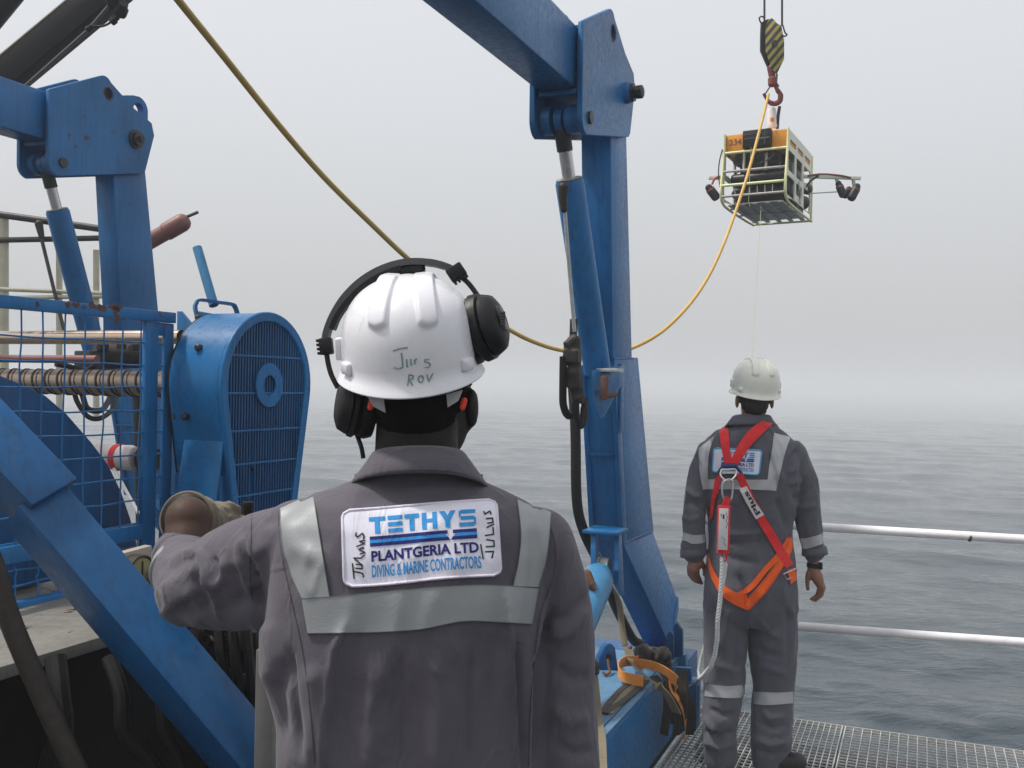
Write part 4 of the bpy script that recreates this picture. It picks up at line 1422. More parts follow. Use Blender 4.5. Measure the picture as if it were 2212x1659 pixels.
# thrusters, pods and skids inside the frame
for a, l, h, r in ((0.13, 0.10, -0.275, 0.062), (0.48, 0.12, -0.28, 0.066), (0.36, 0.30, -0.27, 0.06)):
    t_ = MB().lathe(V(a, l, h), (-rl_ + rx * 0.15), [(-0.14, 0.02), (-0.10, 0.045), (0.02, 0.05), (0.021, r), (0.065, r), (0.066, r - 0.012), (0.03, 0.03), (0.085, 0.012), (0.1, 0.0)], 18).build('thruster', M['rov_black'], rov)
    MB().lathe(V(a, l, h), (-rl_ + rx * 0.15), [(0.0665, r - 0.018), (0.069, r - 0.010), (0.0665, r - 0.004)], 18).build('thruster_ring', M['grease'], t_)
for a in (0.20, 0.42):
    MB().tube([V(a, 0.03, -0.17), V(a, 0.0, -0.42)], 0.014, 10).build('strut', M['rov_grey'], rov)
for l, h, r in ((0.06, -0.49, 0.062), (0.40, -0.49, 0.07), (0.10, -0.635, 0.045)):
    MB().lathe(V(0.06, l, h), rx, [(0, 0.02), (0.01, r - 0.008), (0.03, r), (0.50, r), (0.52, r - 0.008), (0.53, 0.02)], 20).build('pressure_pod', M['rov_black'], rov)
rb_('valve_pack', 'rov_black', 0.06, 0.57, 0.20, 0.75, -0.70, -0.56, 0.02)
rb_('floor_plate', 'rov_grey', 0.05, 0.585, 0.05, 1.15, -0.755, -0.745, 0.002)
rb_('rear_pack', 'rov_black', 0.05, 0.58, 0.70, 1.15, -0.70, -0.22, 0.03)
rb_('front_pack', 'rov_black', 0.12, 0.53, 0.14, 0.34, -0.41, -0.20, 0.03)
rb_('centre_pack', 'rov_black', 0.08, 0.56, 0.36, 0.68, -0.42, -0.19, 0.03)
rb_('side_pack', 'rov_black', 0.47, 0.60, 0.25, 0.66, -0.60, -0.24, 0.03)
for k in range(5):
    rb_('skid_slat', 'rov_grey', 0.04 + k * 0.125, 0.085 + k * 0.125, 0.02, 1.2, -0.772, -0.760, 0.002)
random.seed(2)
for k in range(6):
    a = 0.12 + k * 0.075
    MB().tube([V(a, -0.02, -0.585), V(a + 0.005, -0.03, -0.68)], 0.005, 6).build('hose_end', M['rov_grey'], rov)
for k in range(5):
    MB().tube(spline([V(random.uniform(.1, .5), 0.0, -0.2), V(random.uniform(.1, .5), -0.02, -0.3), V(random.uniform(.1, .55), 0.02, -0.42), V(random.uniform(.1, .5), 0.05, -0.55)], 4), 0.006, 6).build('cable', M['rov_black'], rov)
MB().tube(spline([V(-0.012, -0.03, -0.16), V(-0.035, -0.05, -0.3), V(-0.03, -0.09, -0.45), V(-0.01, -0.09, -0.6)], 5), 0.006, 6).build('cable', M['rov_black'], rov)
MB().lathe(V(RW - 0.06, 0.98, -0.60), rl_ + rx * 0.4, [(-0.09, 0.05), (-0.06, 0.075), (0.06, 0.075), (0.09, 0.05)], 16).build('camera_pod', M['rov_black'], rov)
MB().lathe(V(RW - 0.04, 1.10, -0.42), rl_ + rx * 0.4, [(-0.09, 0.04), (-0.06, 0.06), (0.06, 0.06), (0.09, 0.04)], 16).build('camera_pod', M['rov_black'], rov)
MB().tube(spline([V(RW + 0.005, 0.56, -0.45), V(RW + 0.02, 0.5, -0.55), V(RW + 0.01, 0.6, -0.6), V(RW + 0.02, 0.55, -0.7)], 5), 0.010, 6).build('coiled_cable', M['galv'], rov)
# lamp booms
DR = V(RW, 0.95, 0).y
e0, e1 = W(1735, 381, DR), W(1859, 385, DR)
MB().box((e0 + e1) / 2, ((e1 - e0).length / 2, 0.02, 0.017), ((e1 - e0).normalized(), Vector((0, 1, 0)), zv), 0.003).build('lamp_boom', M['rov_white'], rov)
MB().tube(spline([W(1745, 380, DR - .03), W(1775, 376, DR - .03), W(1815, 379, DR - .03), W(1838, 384, DR - .03)], 5), 0.010, 6).build('boom_cable', M['maroon'], rov)
MB().tube(spline([W(1742, 404, DR - .03), W(1750, 392, DR - .03), W(1768, 380, DR - .03)], 5), 0.010, 6).build('boom_cable', M['rov_black'], rov)
MB().tube([W(1748, 418, DR), W(1816, 414, DR)], 0.006, 6).build('stay_rod', M['galv'], rov)
def lamp(x0, y0, x1, y1, dd, r):
    p, q_ = W(x0, y0, dd), W(x1, y1, dd - 0.05)
    d = q_ - p
    o_ = MB().lathe(p, d, [(-0.02, r * .5), (0, r * .8), (0.03, r * .8), (0.035, r), (d.length - 0.02, r), (d.length, r * .85), (d.length - 0.008, r * .7)], 18).build('lamp', M['rov_black'], rov)
    MB().lathe(p + d * 0.30, d, [(0, r + .0005), (0.005, r + 0.002), (0.009, r + .0005)], 18).build('lamp_ring', M['copper'], o_)
lamp(1811, 396, 1822, 424, DR, 0.042)
lamp(1852, 402, 1838, 430, DR, 0.046)
lamp(1834, 408, 1824, 424, DR + 0.1, 0.04)
MB().tube([W(1842, 382, DR), W(1846, 405, DR)], 0.02, 8).build('lamp_bracket', M['rov_grey'], rov)
MB().tube([W(1806, 382, DR), W(1812, 405, DR)], 0.02, 8).build('lamp_bracket', M['rov_grey'], rov)
DL = V(0, 0.9, 0).y
MB().box(W(1552, 384, DL), (0.11, 0.02, 0.02), None, 0.003).build('lamp_boom', M['rov_white'], rov)
MB().tube(spline([W(1560, 380, DL - .03), W(1545, 385, DL - .03), W(1538, 398, DL - .03)], 5), 0.012, 6).build('boom_cable', M['copper'], rov)
lamp(1530, 404, 1549, 429, DL - 0.05, 0.050)

# lifting bullet and sling
lb = V(0.40, 0.30, 0.0)
DLB = lb.y
MB().lathe(W(1668, 276, DLB), W(1667, 232, DLB) - W(1668, 276, DLB), [(0, 0.05), (0.03, 0.052), (0.032, 0.046), (0.17, 0.046), (0.2, 0.035), (0.205, 0.012)], 20).build('lift_bullet', M['white_rail'], rov)
MB().box(W(1668, 258, DLB - 0.05), (0.018, 0.002, 0.02), None, 0.001).build('bullet_sticker', M['rov_orange'], rov)
MB().tube(spline([W(1679, 278, DLB), W(1681, 250, DLB), W(1684, 230, DLB)], 4), 0.017, 8).build('sling', M['grease'], rov)

# ------------------------------------------------------------------ crane hook block and its wires
DB_ = 10.05
hb = thing('crane_hook_block', 'black and yellow striped crane block with a red hook above the vehicle', 'crane hook', W(1672, 155, DB_))
Z = lambda zx, zy, d=DB_: W(1458 + zx * 0.2929, zy * 0.2929, d)
ck = [(668, 185), (690, 150), (714, 132), (735, 148), (750, 170), (785, 188), (806, 300), (806, 435), (752, 545), (712, 500), (670, 375)]
MB().prism([Z(*p) for p in ck], (0, 0.012, 0), 0.002).build('cheek_plate', M['hazard'], hb)
ck2 = [(640, 165), (690, 140), (735, 150), (775, 200), (775, 430), (735, 545), (690, 500), (635, 375), (636, 250)]
MB().prism([Z(*p, DB_ + 0.03) for p in ck2], (0, 0.03, 0), 0.003).build('cheek_plate', M['blackpaint'], hb)
MB().prism([Z(p[0] - 6, p[1], DB_ + 0.13) for p in ck2], (0, 0.02, 0), 0.003).build('cheek_plate', M['blackpaint'], hb)
MB().lathe(Z(715, 300, DB_ + 0.065), (0, 1, 0), [(0, 0.085), (0.02, 0.07), (0.04, 0.07), (0.06, 0.085)], 26).build('sheave', M['grease'], hb)
MB().lathe(Z(738, 318, DB_ - 0.012), (0, 1, 0), [(0, 0.032), (0.014, 0.034)], 16).build('axle_cap', M['darkmetal'], hb)
MB().tube(spline([Z(660, 130), Z(640, 122), Z(622, 134), Z(632, 165), Z(650, 182)], 5), 0.008, 8).build('guard_loop', M['grease'], hb)
MB().tube(spline([Z(795, 185), Z(812, 240), Z(826, 255), Z(810, 268), Z(796, 262)], 5), 0.008, 8).build('guard_loop', M['grease'], hb)
MB().limb([Z(712, 505, DB_ + .05), Z(716, 560, DB_ + .05)], [0.045, 0.035], 12).build('swivel', M['red_hook'], hb)
MB().lathe(Z(720, 602, DB_ + .05), (0, 0, 1), [(-0.05, 0.03), (-0.035, 0.045), (0.03, 0.047), (0.05, 0.03)], 18).build('hook_collar', M['red_hook'], hb)
hkp = [(738, 625), (756, 665), (778, 700), (772, 745), (735, 765), (700, 755), (676, 730), (655, 690)]
vb = MB().tube(spline([Z(x, y, DB_ + .05) for x, y in hkp], 5), [0.020] * 5 + [0.024] * 5 + [0.028] * 10 + [0.026] * 5 + [0.022] * 5 + [0.016] * 6, 12)
vb.build('hook', M['red_hook'], hb)
MB().tube([Z(700, 640, DB_ + .05), Z(668, 690, DB_ + .05)], 0.007, 8).build('safety_latch', M['darkmetal'], hb)
MB().tube([Z(752, 545, DB_ + .05), Z(748, 610, DB_ + .05), Z(765, 640, DB_ + .05)], 0.010, 8).build('shackle_pin', M['darkmetal'], hb)
for k, (x, lab) in enumerate(((660, 'left hoisting wire running up from the striped crane block'), (790, 'right hoisting wire running up from the striped crane block'))):
    o = MB().tube([Z(x, -600, DB_ + .06), Z(x, 190, DB_ + .06)], 0.011, 8).build('hoist_wire', M['darkmetal'], None)
    setp(o, lab, 'wire', 'hoisting wires of the crane block')

# ------------------------------------------------------------------ umbilical tether and tag line
tp = [(300, -110, 3.2), (385, 0, 3.6), (480, 118, 4.0), (600, 268, 4.45), (700, 383, 4.85), (800, 482, 5.2), (885, 562, 5.55), (985, 642, 5.95), (1095, 709, 6.4), (1150, 737, 6.65), (1210, 756, 6.95), (1290, 766, 7.35), (1365, 752, 7.8), (1440, 708, 8.2), (1510, 630, 8.65), (1560, 535, 9.0), (1608, 400, 9.4), (1640, 285, 9.7), (1660, 204, 9.98)]
o = MB().tube(spline([W(*p) for p in tp], 8), 0.0145, 12).build('umbilical_tether', M['tether'])
setp(o, 'thick yellow tether sagging from the ship across to the crane hook', 'cable')
o = MB().tube([V(0.36, 0.1, -0.76), W(1625, 770, 6.9), W(1612, 1420, 5.6), W(1605, 1536, 5.48)], 0.0021, 6).build('tag_line', M['line'])
setp(o, 'thin pale green line hanging from the vehicle down behind the man in the harness', 'line')
o = MB().tube([V(0.28, 0.0, 0.0), V(0.28, -0.05, -0.3), V(0.285, -0.12, -0.76), V(0.30, -0.12, -0.83)], 0.003, 6).build('marker_cord', M['line'])
setp(o, 'thin green cord hanging down the front of the vehicle', 'cord')

# ------------------------------------------------------------------ ratchet strap and webbing on the base beam
os_ = thing('ratchet_strap', 'orange webbing strap looped loosely on the base beam', 'strap', W(1395, 1475, 4.72))
oc = W(1398, 1462, 4.75)
MB().strap(spline([W(1378, 1428, 4.90), W(1350, 1429, 4.86), W(1336, 1442, 4.78), W(1341, 1458, 4.70), W(1362, 1466, 4.65), W(1390, 1472, 4.62)], 6), zv, 0.025, 0.0018).build('strap_loop', M['orange_strap'], os_)
MB().strap(spline([W(1372, 1436, 4.80), W(1392, 1434, 4.74), W(1422, 1442, 4.69), W(1446, 1456, 4.65), W(1457, 1470, 4.65), W(1452, 1484, 4.68), W(1436, 1490, 4.74)], 6), zv * 0.9 - uv * 0.3, 0.024, 0.0018).build('strap_loop', M['orange_strap'], os_)
MB().strap(spline([W(1448, 1470, 4.68), W(1452, 1490, 4.66), W(1466, 1512, 4.66), W(1478, 1540, 4.68), W(1482, 1580, 4.72), W(1476, 1605, 4.72)], 5), uv + zv * 0.2, 0.018, 0.0018).build('strap_tail', M['orange_strap'], os_)
kw = thing('lashing_strap', 'khaki lashing webbing coming down from the leg and over the orange strap', 'strap', W(1420, 1480, 4.6))
MB().strap(spline([W(1357, 1402, 4.95), W(1366, 1430, 4.85), W(1385, 1452, 4.68), W(1410, 1472, 4.60), W(1440, 1500, 4.58), W(1462, 1540, 4.62)], 5), sv * 0.8 - zv * 0.5, 0.026, 0.003).build('webbing', M['khaki'], kw)
MB().limb([W(1361, 1398, 4.97), W(1354, 1402, 4.97), W(1356, 1412, 4.97)], [0.012, 0.012, 0.010], 8).build('shackle', M['maroon'], kw)
MB().tube(spline([W(1312, 1258, 5.02), W(1336, 1300, 5.06), W(1343, 1350, 5.04), W(1350, 1395, 5.0)], 5), 0.016, 10).build('rope_fall', M['khaki'], kw)
dw = thing('webbing_bundle', 'oily dark webbing bundle hanging over the end of the base beam', 'strap', W(1460, 1560, 4.7))
random.seed(21)
for k in range(6):
    x = 1428 + 9 * k
    p = [W(x + random.uniform(-20, 4), 1440 + random.uniform(0, 30), 4.80), W(x + 10, 1486 + random.uniform(-10, 20), 4.68), W(x + 14 + random.uniform(-8, 8), 1530, 4.67), W(x + 12 + random.uniform(-10, 10), 1575 + random.uniform(-15, 20), 4.71)]
    MB().strap(spline(p, 5), (sv * random.uniform(.4, 1) + uv * random.uniform(-.6, .6)), 0.020, 0.003).build('webbing', M['darkweb'], dw)
vb = MB()
for k in range(16):
    vb.ball(W(random.uniform(1385, 1440), random.uniform(1408, 1446), 5.02 + random.uniform(-.04, .08)), random.uniform(0.025, 0.04), seg=8)
rg_ = voxel_union(vb, 0.012, 3)
fold(rg_, [], 1.0, 0.022, rscale=(22, 22, 22))
link_mesh('rag_heap', rg_, M['darkweb'], dw, 180)
lens = thing('lashing_loop', 'flat greenish webbing loop lying along the top of the base beam', 'strap', W(1340, 1510, 4.4))
Pz = SU(0, 0, 0.392)
A_ = [hit(x, y, Pz, zv) for x, y in ((1304, 1536), (1325, 1508), (1350, 1483), (1388, 1462))]
B_ = [hit(x, y, Pz, zv) for x, y in ((1306, 1540), (1345, 1515), (1375, 1490), (1396, 1470))]
for nm, L_, m_ in (('webbing', A_, 'darkweb'), ('webbing', B_, 'darkweb'), ('webbing', [a.lerp(b, .5) - zv * .003 for a, b in zip(A_, B_)], 'khaki')):
    MB().strap(spline(L_, 5), (sv * 0.8 - uv * 0.6), 0.015 if m_ == 'darkweb' else 0.035, 0.003).build(nm, M[m_], lens)
bs = thing('beige_strap', 'beige webbing strap hanging beside the near man', 'strap', W(1290, 1640, 3.7))
_t = SU(0, 0, 0.394)
MB().strap(spline([W(1250, 1338, 4.46), W(1266, 1395, 4.38), W(1277, 1440, 4.33), W(1284, 1500, 4.26), W(1288, 1540, 4.21), hit(1291, 1566, _t, zv), hit(1296, 1600, _t, zv), hit(1298, 1700, _t, zv)], 6), Vector((1, 0.2, 0)), 0.024, 0.003).build('webbing', M['khaki'], bs)
MB().limb([W(1274, 1425, 4.33), W(1286, 1440, 4.31), W(1289, 1452, 4.3)], [0.02, 0.02, 0.012], 8).build('strap_hook', M['grease'], bs)

# ------------------------------------------------------------------ the near man, seen from behind
ND = 1.58
near = thing('person', 'man in grey coverall and white helmet with ear defenders, seen close from behind', 'person', W(890, 829, ND) - zv * 1.8)
Z1 = lambda x, y, d=ND: W(x, y, d)
kz = ND / F


def sec(y, x0, x1, b, d=ND, dy=0.0):
    c = Z1((x0 + x1) / 2, y, d)
    return (Vector((c.x, c.y + dy, c.z)), (x1 - x0) / 2 * d / F, b)


mb = MB()
mb.rings([sec(1010, 800, 1010, 0.066), sec(1036, 780, 1030, 0.075), sec(1060, 720, 1085, 0.092, dy=.005), sec(1085, 655, 1140, 0.108), sec(1125, 612, 1178, 0.122), sec(1180, 598, 1188, 0.132),
          sec(1260, 590, 1186, 0.138), sec(1360, 582, 1180, 0.140), sec(1460, 582, 1172, 0.138), sec(1560, 596, 1168, 0.136), sec(1660, 604, 1172, 0.136),
          sec(1800, 604, 1180, 0.140), sec(1960, 596, 1186, 0.145), sec(2120, 592, 1188, 0.140), sec(2250, 600, 1180, 0.12)], 56, 2.5)
# right arm, hanging
mb.limb([Z1(1160, 1176), Z1(1195, 1270, 1.585), Z1(1213, 1390, 1.59), Z1(1222, 1540, 1.585), Z1(1226, 1690, 1.57), Z1(1222, 1840, 1.60)], [0.060, 0.056, 0.052, 0.050, 0.048, 0.046], 20)
# left arm: out, then forward to the levers
mb.limb([Z1(640, 1165), Z1(572, 1205, 1.62), Z1(500, 1240, 1.68), Z1(418, 1272, 1.75)], [0.064, 0.074, 0.080, 0.061], 20)
mb.limb([Z1(418, 1272, 1.75), Z1(402, 1235, 1.83), Z1(396, 1205, 1.90)], [0.061, 0.056, 0.050], 20)
mb.limb([Z1(575, 1290, 1.62), Z1(470, 1290, 1.69)], [0.05, 0.055], 16)
# legs down to the deck, out of the picture
for x in (745, 1040):
    mb.limb([Z1(x, 2140), Z1(x, 2400), Z1(x, 2750, 1.56), Z1(x, 3130, 1.6)], [0.115, 0.10, 0.085, 0.08], 20)
cov = voxel_union(mb, 0.0062, 6)
ST = []
def s_(pts, wd, amp, skew=0.0):
    ST.append((pts, wd, amp, skew))
q4 = lambda L: [(324 + x * .2929, 999 + y * .2929) for x, y in L]
# sleeve and shoulder
s_(q4([(380, 640), (430, 770), (480, 930)]), 10, 0.010, 0.4)
s_(q4([(480, 930), (535, 860), (550, 700)]), 9, 0.007)
s_(q4([(420, 760), (470, 960), (520, 1180)]), 7, 0.007, -0.4)
s_(q4([(462, 690), (492, 760), (515, 850)]), 8, -0.006)
s_(q4([(640, 680), (690, 820), (750, 990)]), 6, 0.006, 0.5)
s_(q4([(600, 760), (640, 900), (700, 1080)]), 16, -0.006)
s_(q4([(150, 860), (210, 960), (260, 1040)]), 30, 0.012)
s_(q4([(100, 760), (200, 700), (330, 650)]), 9, 0.006)
s_(q4([(130, 820), (260, 730), (390, 690)]), 8, -0.005)
s_(q4([(300, 820), (370, 960), (420, 1120)]), 18, -0.008)
s_(q4([(90, 1060), (240, 1160), (420, 1190)]), 18, 0.006)
s_(q4([(690, 470), (725, 620), (745, 760), (800, 900), (830, 1100)]), 7, -0.006)
s_(q4([(740, 380), (740, 600), (735, 720)]), 6, 0.004)
for k in range(5):
    s_(q4([(750, 790 + 55 * k), (800, 800 + 55 * k)]), 4, 0.004 * (-1) ** k)
s_(q4([(650, 560), (760, 640), (820, 700)]), 24, 0.008)
s_(q4([(840, 420), (930, 430)]), 14, -0.005)
s_(q4([(990, 700), (1050, 940), (1090, 1200)]), 16, -0.003)
s_(q4([(1190, 600), (1150, 780), (1175, 1000)]), 6, 0.0022)
s_(q4([(1290, 700), (1230, 850), (1200, 1000)]), 6, 0.002)
s_(q4([(830, 1180), (850, 1350), (900, 1659)]), 26, 0.008)
# back
s_([(750, 1345), (728, 1400), (716, 1480), (705, 1600), (698, 1700)], 7, 0.008, 0.5)
s_([(775, 1360), (752, 1440), (745, 1560), (745, 1700)], 20, -0.006)
s_([(680, 1430), (690, 1520), (672, 1660)], 24, 0.010)
s_([(625, 1390), (640, 1500), (655, 1640)], 8, -0.006)
s_([(812, 1420), (804, 1540), (800, 1690)], 24, 0.006)
s_([(870, 1395), (862, 1500), (872, 1680)], 9, -0.005)
s_([(940, 1400), (950, 1520), (945, 1690)], 26, 0.006)
s_([(1018, 1395), (1010, 1500), (1018, 1680)], 10, -0.006)
s_([(1094, 1262), (1097, 1369), (1106, 1522), (1112, 1700)], 6, 0.008, -0.6)
s_([(1112, 1370), (1122, 1520), (1130, 1700)], 9, -0.010)
s_([(1180, 1108), (1198, 1178), (1198, 1240), (1167, 1331), (1146, 1503), (1142, 1690)], 4, 0.005, 0.3)
s_([(1192, 1320), (1160, 1440), (1156, 1560), (1156, 1700)], 8, -0.014)
s_([(1207, 1200), (1200, 1300), (1172, 1390)], 8, -0.006)
s_([(1234, 1170), (1222, 1250), (1190, 1330)], 10, 0.005)
s_([(1270, 1280), (1230, 1330), (1195, 1345)], 10, -0.007)
s_([(1270, 1310), (1230, 1365), (1190, 1380)], 12, 0.006)
s_([(1200, 1440), (1240, 1470), (1275, 1460)], 14, -0.006)
s_([(1190, 1520), (1230, 1560), (1275, 1545)], 16, 0.006)
s_([(1195, 1600), (1240, 1630), (1280, 1620)], 12, -0.006)
s_([(700, 1215), (640, 1180), (610, 1120)], 20, 0.004)
s_([(760, 1060), (860, 1068), (1000, 1052)], 14, 0.004)
s_([(1040, 1060), (990, 1076), (930, 1084)], 10, -0.004)
s_([(620, 1420), (600, 1500), (606, 1620)], 18, -0.010)
fold(cov, ST, 1.2, 0.0036, rscale=(11, 11, 4.5), seed=2.0)
nb = bvh_of(cov)
cov_o = link_mesh('coverall', cov, M['cloth'], near, 180)

# body: head, neck, inner trunk, arms and hands, one surface
HC = Z1(912, 845, 1.60)
hy = R(-14)                                   # head turned a little to the right
hx = Vector((math.cos(hy), math.sin(hy), 0)); hf = Vector((-math.sin(hy), math.cos(hy), 0))
HA = (hx, hf, zv)
H = lambda a, f, z: HC + hx * a + hf * f + zv * z
mb = MB()
mb.ball(H(0, 0.005, 0.03), 1.0, (0.076, 0.098, 0.10), HA, 28)
mb.ball(H(0, 0.045, -0.05), 1.0, (0.063, 0.066, 0.075), HA, 24)
mb.ball(H(0, 0.088, -0.095), 1.0, (0.030, 0.024, 0.024), HA, 14)          # chin
mb.limb([H(0, 0.100, 0.02), H(0, 0.122, -0.022)], [0.012, 0.017], 10)      # nose
mb.ball(H(0, 0.104, -0.058), 1.0, (0.026, 0.012, 0.011), HA, 12)          # lips
for sgn in (-1, 1):
    mb.ball(H(sgn * 0.084, 0.0, -0.026), 1.0, (0.010, 0.020, 0.034), HA, 14)
    mb.ball(H(sgn * 0.040, 0.085, 0.012), 1.0, (0.02, 0.014, 0.012), HA, 10)
    mb.ball(H(sgn * 0.055, 0.062, -0.035), 1.0, (0.022, 0.026, 0.03), HA, 12)
mb.limb([Z1(900, 905, 1.595), Z1(900, 960, 1.585), Z1(902, 1060, 1.58)], [0.064, 0.066, 0.072], 24)
mb.rings([sec(1080, 760, 1050, 0.07), sec(1200, 690, 1100, 0.09), sec(1800, 700, 1100, 0.09), sec(2100, 700, 1100, 0.09)], 30)
wr = Z1(400, 1188, 1.92)
mb.limb([Z1(640, 1165), Z1(500, 1245, 1.69), Z1(418, 1268, 1.76), Z1(400, 1215, 1.88), wr, Z1(408, 1125, 2.0)], [0.04, 0.038, 0.036, 0.034, 0.036, 0.030], 16)
mb.limb([Z1(1090, 1180), Z1(1160, 1180), Z1(1213, 1390, 1.59), Z1(1226, 1690, 1.57), Z1(1222, 1880, 1.60)], [0.03, 0.04, 0.036, 0.032, 0.026], 14)
hand = Z1(1222, 1960, 1.61)
mb.ball(hand, 1.0, (0.018, 0.04, 0.05), None, 12)
for k in range(4):
    b0 = hand + Vector((0, -0.03 + 0.02 * k, -0.04))
    mb.limb([b0, b0 + Vector((-0.01, 0.0, -0.035)), b0 + Vector((-0.022, 0.002, -0.06))], [0.009, 0.008, 0.0075], 8)
mb.limb([hand + Vector((0, 0.035, 0.01)), hand + Vector((-0.015, 0.055, -0.02)), hand + Vector((-0.022, 0.06, -0.045))], [0.011, 0.010, 0.008], 8)
for x in (745, 1040):
    mb.limb([Z1(900, 2080), Z1(x, 2150), Z1(x, 3120)], [0.06, 0.06, 0.05], 12)
body = voxel_union(mb, 0.0055, 4)
link_mesh('body', body, M['skin_shaded'], near, 180)
for sgn in (-1, 1):
    MB().ball(H(sgn * 0.033, 0.088, 0.0), 0.0115, seg=10).build('eye', M['white_label'], near)
    bt = MB()
    x = 745 if sgn < 0 else 1040
    f = Z1(x, 3180, 1.6)
    bt.limb([Vector((f.x, f.y, 0.14)), Vector((f.x, f.y, 0.06)), Vector((f.x, f.y + 0.17, 0.045))], [0.058, 0.055, 0.042], 14)
    link_mesh('boot', voxel_union(bt, 0.008, 3), M['boot'], near, 180)
# short hair low on the back of the head
mb = MB()
mb.ball(H(0, -0.002, 0.028), 1.0, (0.0785, 0.1005, 0.096), HA, 28)
mb.ball(H(0, -0.028, -0.032), 1.0, (0.064, 0.066, 0.052), HA, 24)
hair = voxel_union(mb, 0.006, 2)
co, no = get_np(hair)
rel = np.array([(Vector(c) - HC).dot(hf) for c in co])
co = co + no * np.random.default_rng(1).normal(0, 0.0006, (len(co), 1))
hair.vertices.foreach_set('co', co.astype(np.float32).ravel())
bm = bmesh.new(); bm.from_mesh(hair)
bmesh.ops.delete(bm, geom=[v for v in bm.verts if (v.co - HC).dot(hf) > 0.05 and v.co.z < HC.z + 0.05], context='VERTS')
bm.to_mesh(hair); bm.free()
link_mesh('hair', hair, M['hair'], near, 180)
# orange ear plugs
for x, y, d in ((1001, 872, 1.53), (802, 872, 1.52)):
    MB().limb([Z1(x + 2, y - 7, d), Z1(x - 2, y + 8, d)], [0.0048, 0.0048], 10).build('ear_plug', M['earplug'], near)

# forearm skin shows between cuff and glove: the neck's shade is put into the body's skin colour
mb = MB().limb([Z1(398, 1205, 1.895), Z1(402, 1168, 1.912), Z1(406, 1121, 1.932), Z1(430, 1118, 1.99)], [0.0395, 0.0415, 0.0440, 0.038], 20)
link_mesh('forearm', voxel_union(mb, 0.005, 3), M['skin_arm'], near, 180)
# folded cuff
cc_ = Z1(395, 1203, 1.905); ca = (Z1(402, 1150, 1.96) - Z1(398, 1235, 1.84)).normalized()
MB().lathe(cc_, ca, [(-0.02, 0.050), (-0.018, 0.0555), (0.0, 0.0575), (0.016, 0.0545), (0.019, 0.051), (0.014, 0.047), (-0.02, 0.046)], 40).build('sleeve_cuff', M['cloth'], near, 180)
MB().lathe(Z1(399, 1228, 1.87), ca, [(-0.017, 0.0600), (-0.015, 0.0635), (0.008, 0.0605), (0.010, 0.0575)], 40).build('sleeve_tape', M['tape'], near, 180)

# glove gripping the lever, its wide cuff open towards us
gl = MB()
ga, gb = Z1(404, 1122, 1.955), Z1(468, 1130, 2.10)
gax = (gb - ga).normalized()
gl.lathe(ga, gax, [(-0.002, 0.048), (0.0, 0.054), (0.03, 0.050), (0.07, 0.042), (0.10, 0.036)], 30)
gl.limb([gb - gax * 0.05, gb, Z1(486, 1140, 2.15)], [0.039, 0.043, 0.040], 16)
for k in range(4):
    k0 = Z1(484, 1122 + 11 * k, 2.17 - 0.005 * k)
    gl.limb([k0, k0 + Vector((0.035, 0.012, -0.004)), k0 + Vector((0.050, -0.018, -0.010)), k0 + Vector((0.034, -0.040, -0.012))], [0.0125, 0.012, 0.0115, 0.010], 10)
gl.limb([Z1(468, 1105, 2.10), Z1(494, 1096, 2.11), Z1(512, 1102, 2.12)], [0.014, 0.013, 0.011], 10)
gm = voxel_union(gl, 0.005, 3)
fold(gm, [([(446, 1085), (462, 1115), (455, 1165)], 6, -0.008), ([(468, 1085), (482, 1115), (476, 1170)], 6, 0.007), ([(484, 1090), (494, 1125), (488, 1165)], 5, -0.006), ([(440, 1140), (470, 1150), (500, 1148)], 6, -0.005)], 1.0, 0.005, rscale=(24, 24, 24))
link_mesh('glove', gm, M['glove'], near, 180)
MB().lathe(ga, gax, [(0.004, 0.047), (-0.004, 0.049), (-0.006, 0.053), (-0.001, 0.0565), (0.006, 0.055)], 40).build('glove_rim', M['glove'], near, 180)
MB().lathe(ga - gax * 0.0065, gax, [(0, 0.0505), (0.0002, 0.03), (0.0003, 0.0)], 30).build('cuff_shade_disc', M['hose'], near, 180)  # black disc paints the shade inside the open cuff

# collar
cl = bmesh.new()
nn = 44
rows = []
UP = rail_grid([(798, 992), (810, 976), (840, 968), (900, 964), (960, 966), (995, 974), (1010, 990)], [(752, 1052), (775, 1036), (830, 1026), (900, 1022), (975, 1025), (1030, 1038), (1056, 1054)], 6, nn)
vv = []
for j in range(nn + 1):
    t = j / nn
    an = R(-82 + 164 * t)
    row = []
    for i in range(7):
        x, y = UP[j][i]
        s2 = i / 6
        rr_y = 0.072 + 0.034 * s2 + 0.010 * math.sin(math.pi * s2)
        depth = 1.575 - rr_y * math.cos(an)
        row.append(W(x, y, depth))
    vv.append(row)
V0 = [[cl.verts.new(p) for p in row] for row in vv]
for j in range(nn):
    for i in range(6):
        cl.faces.new((V0[j][i], V0[j][i + 1], V0[j + 1][i + 1], V0[j + 1][i]))
me = bpy.data.meshes.new('collar'); cl.to_mesh(me); cl.free()
co_ = link_mesh('collar', me, M['cloth'], near, 180)
md = co_.modifiers.new('t', 'SOLIDIFY'); md.thickness = 0.0035; md.offset = 0
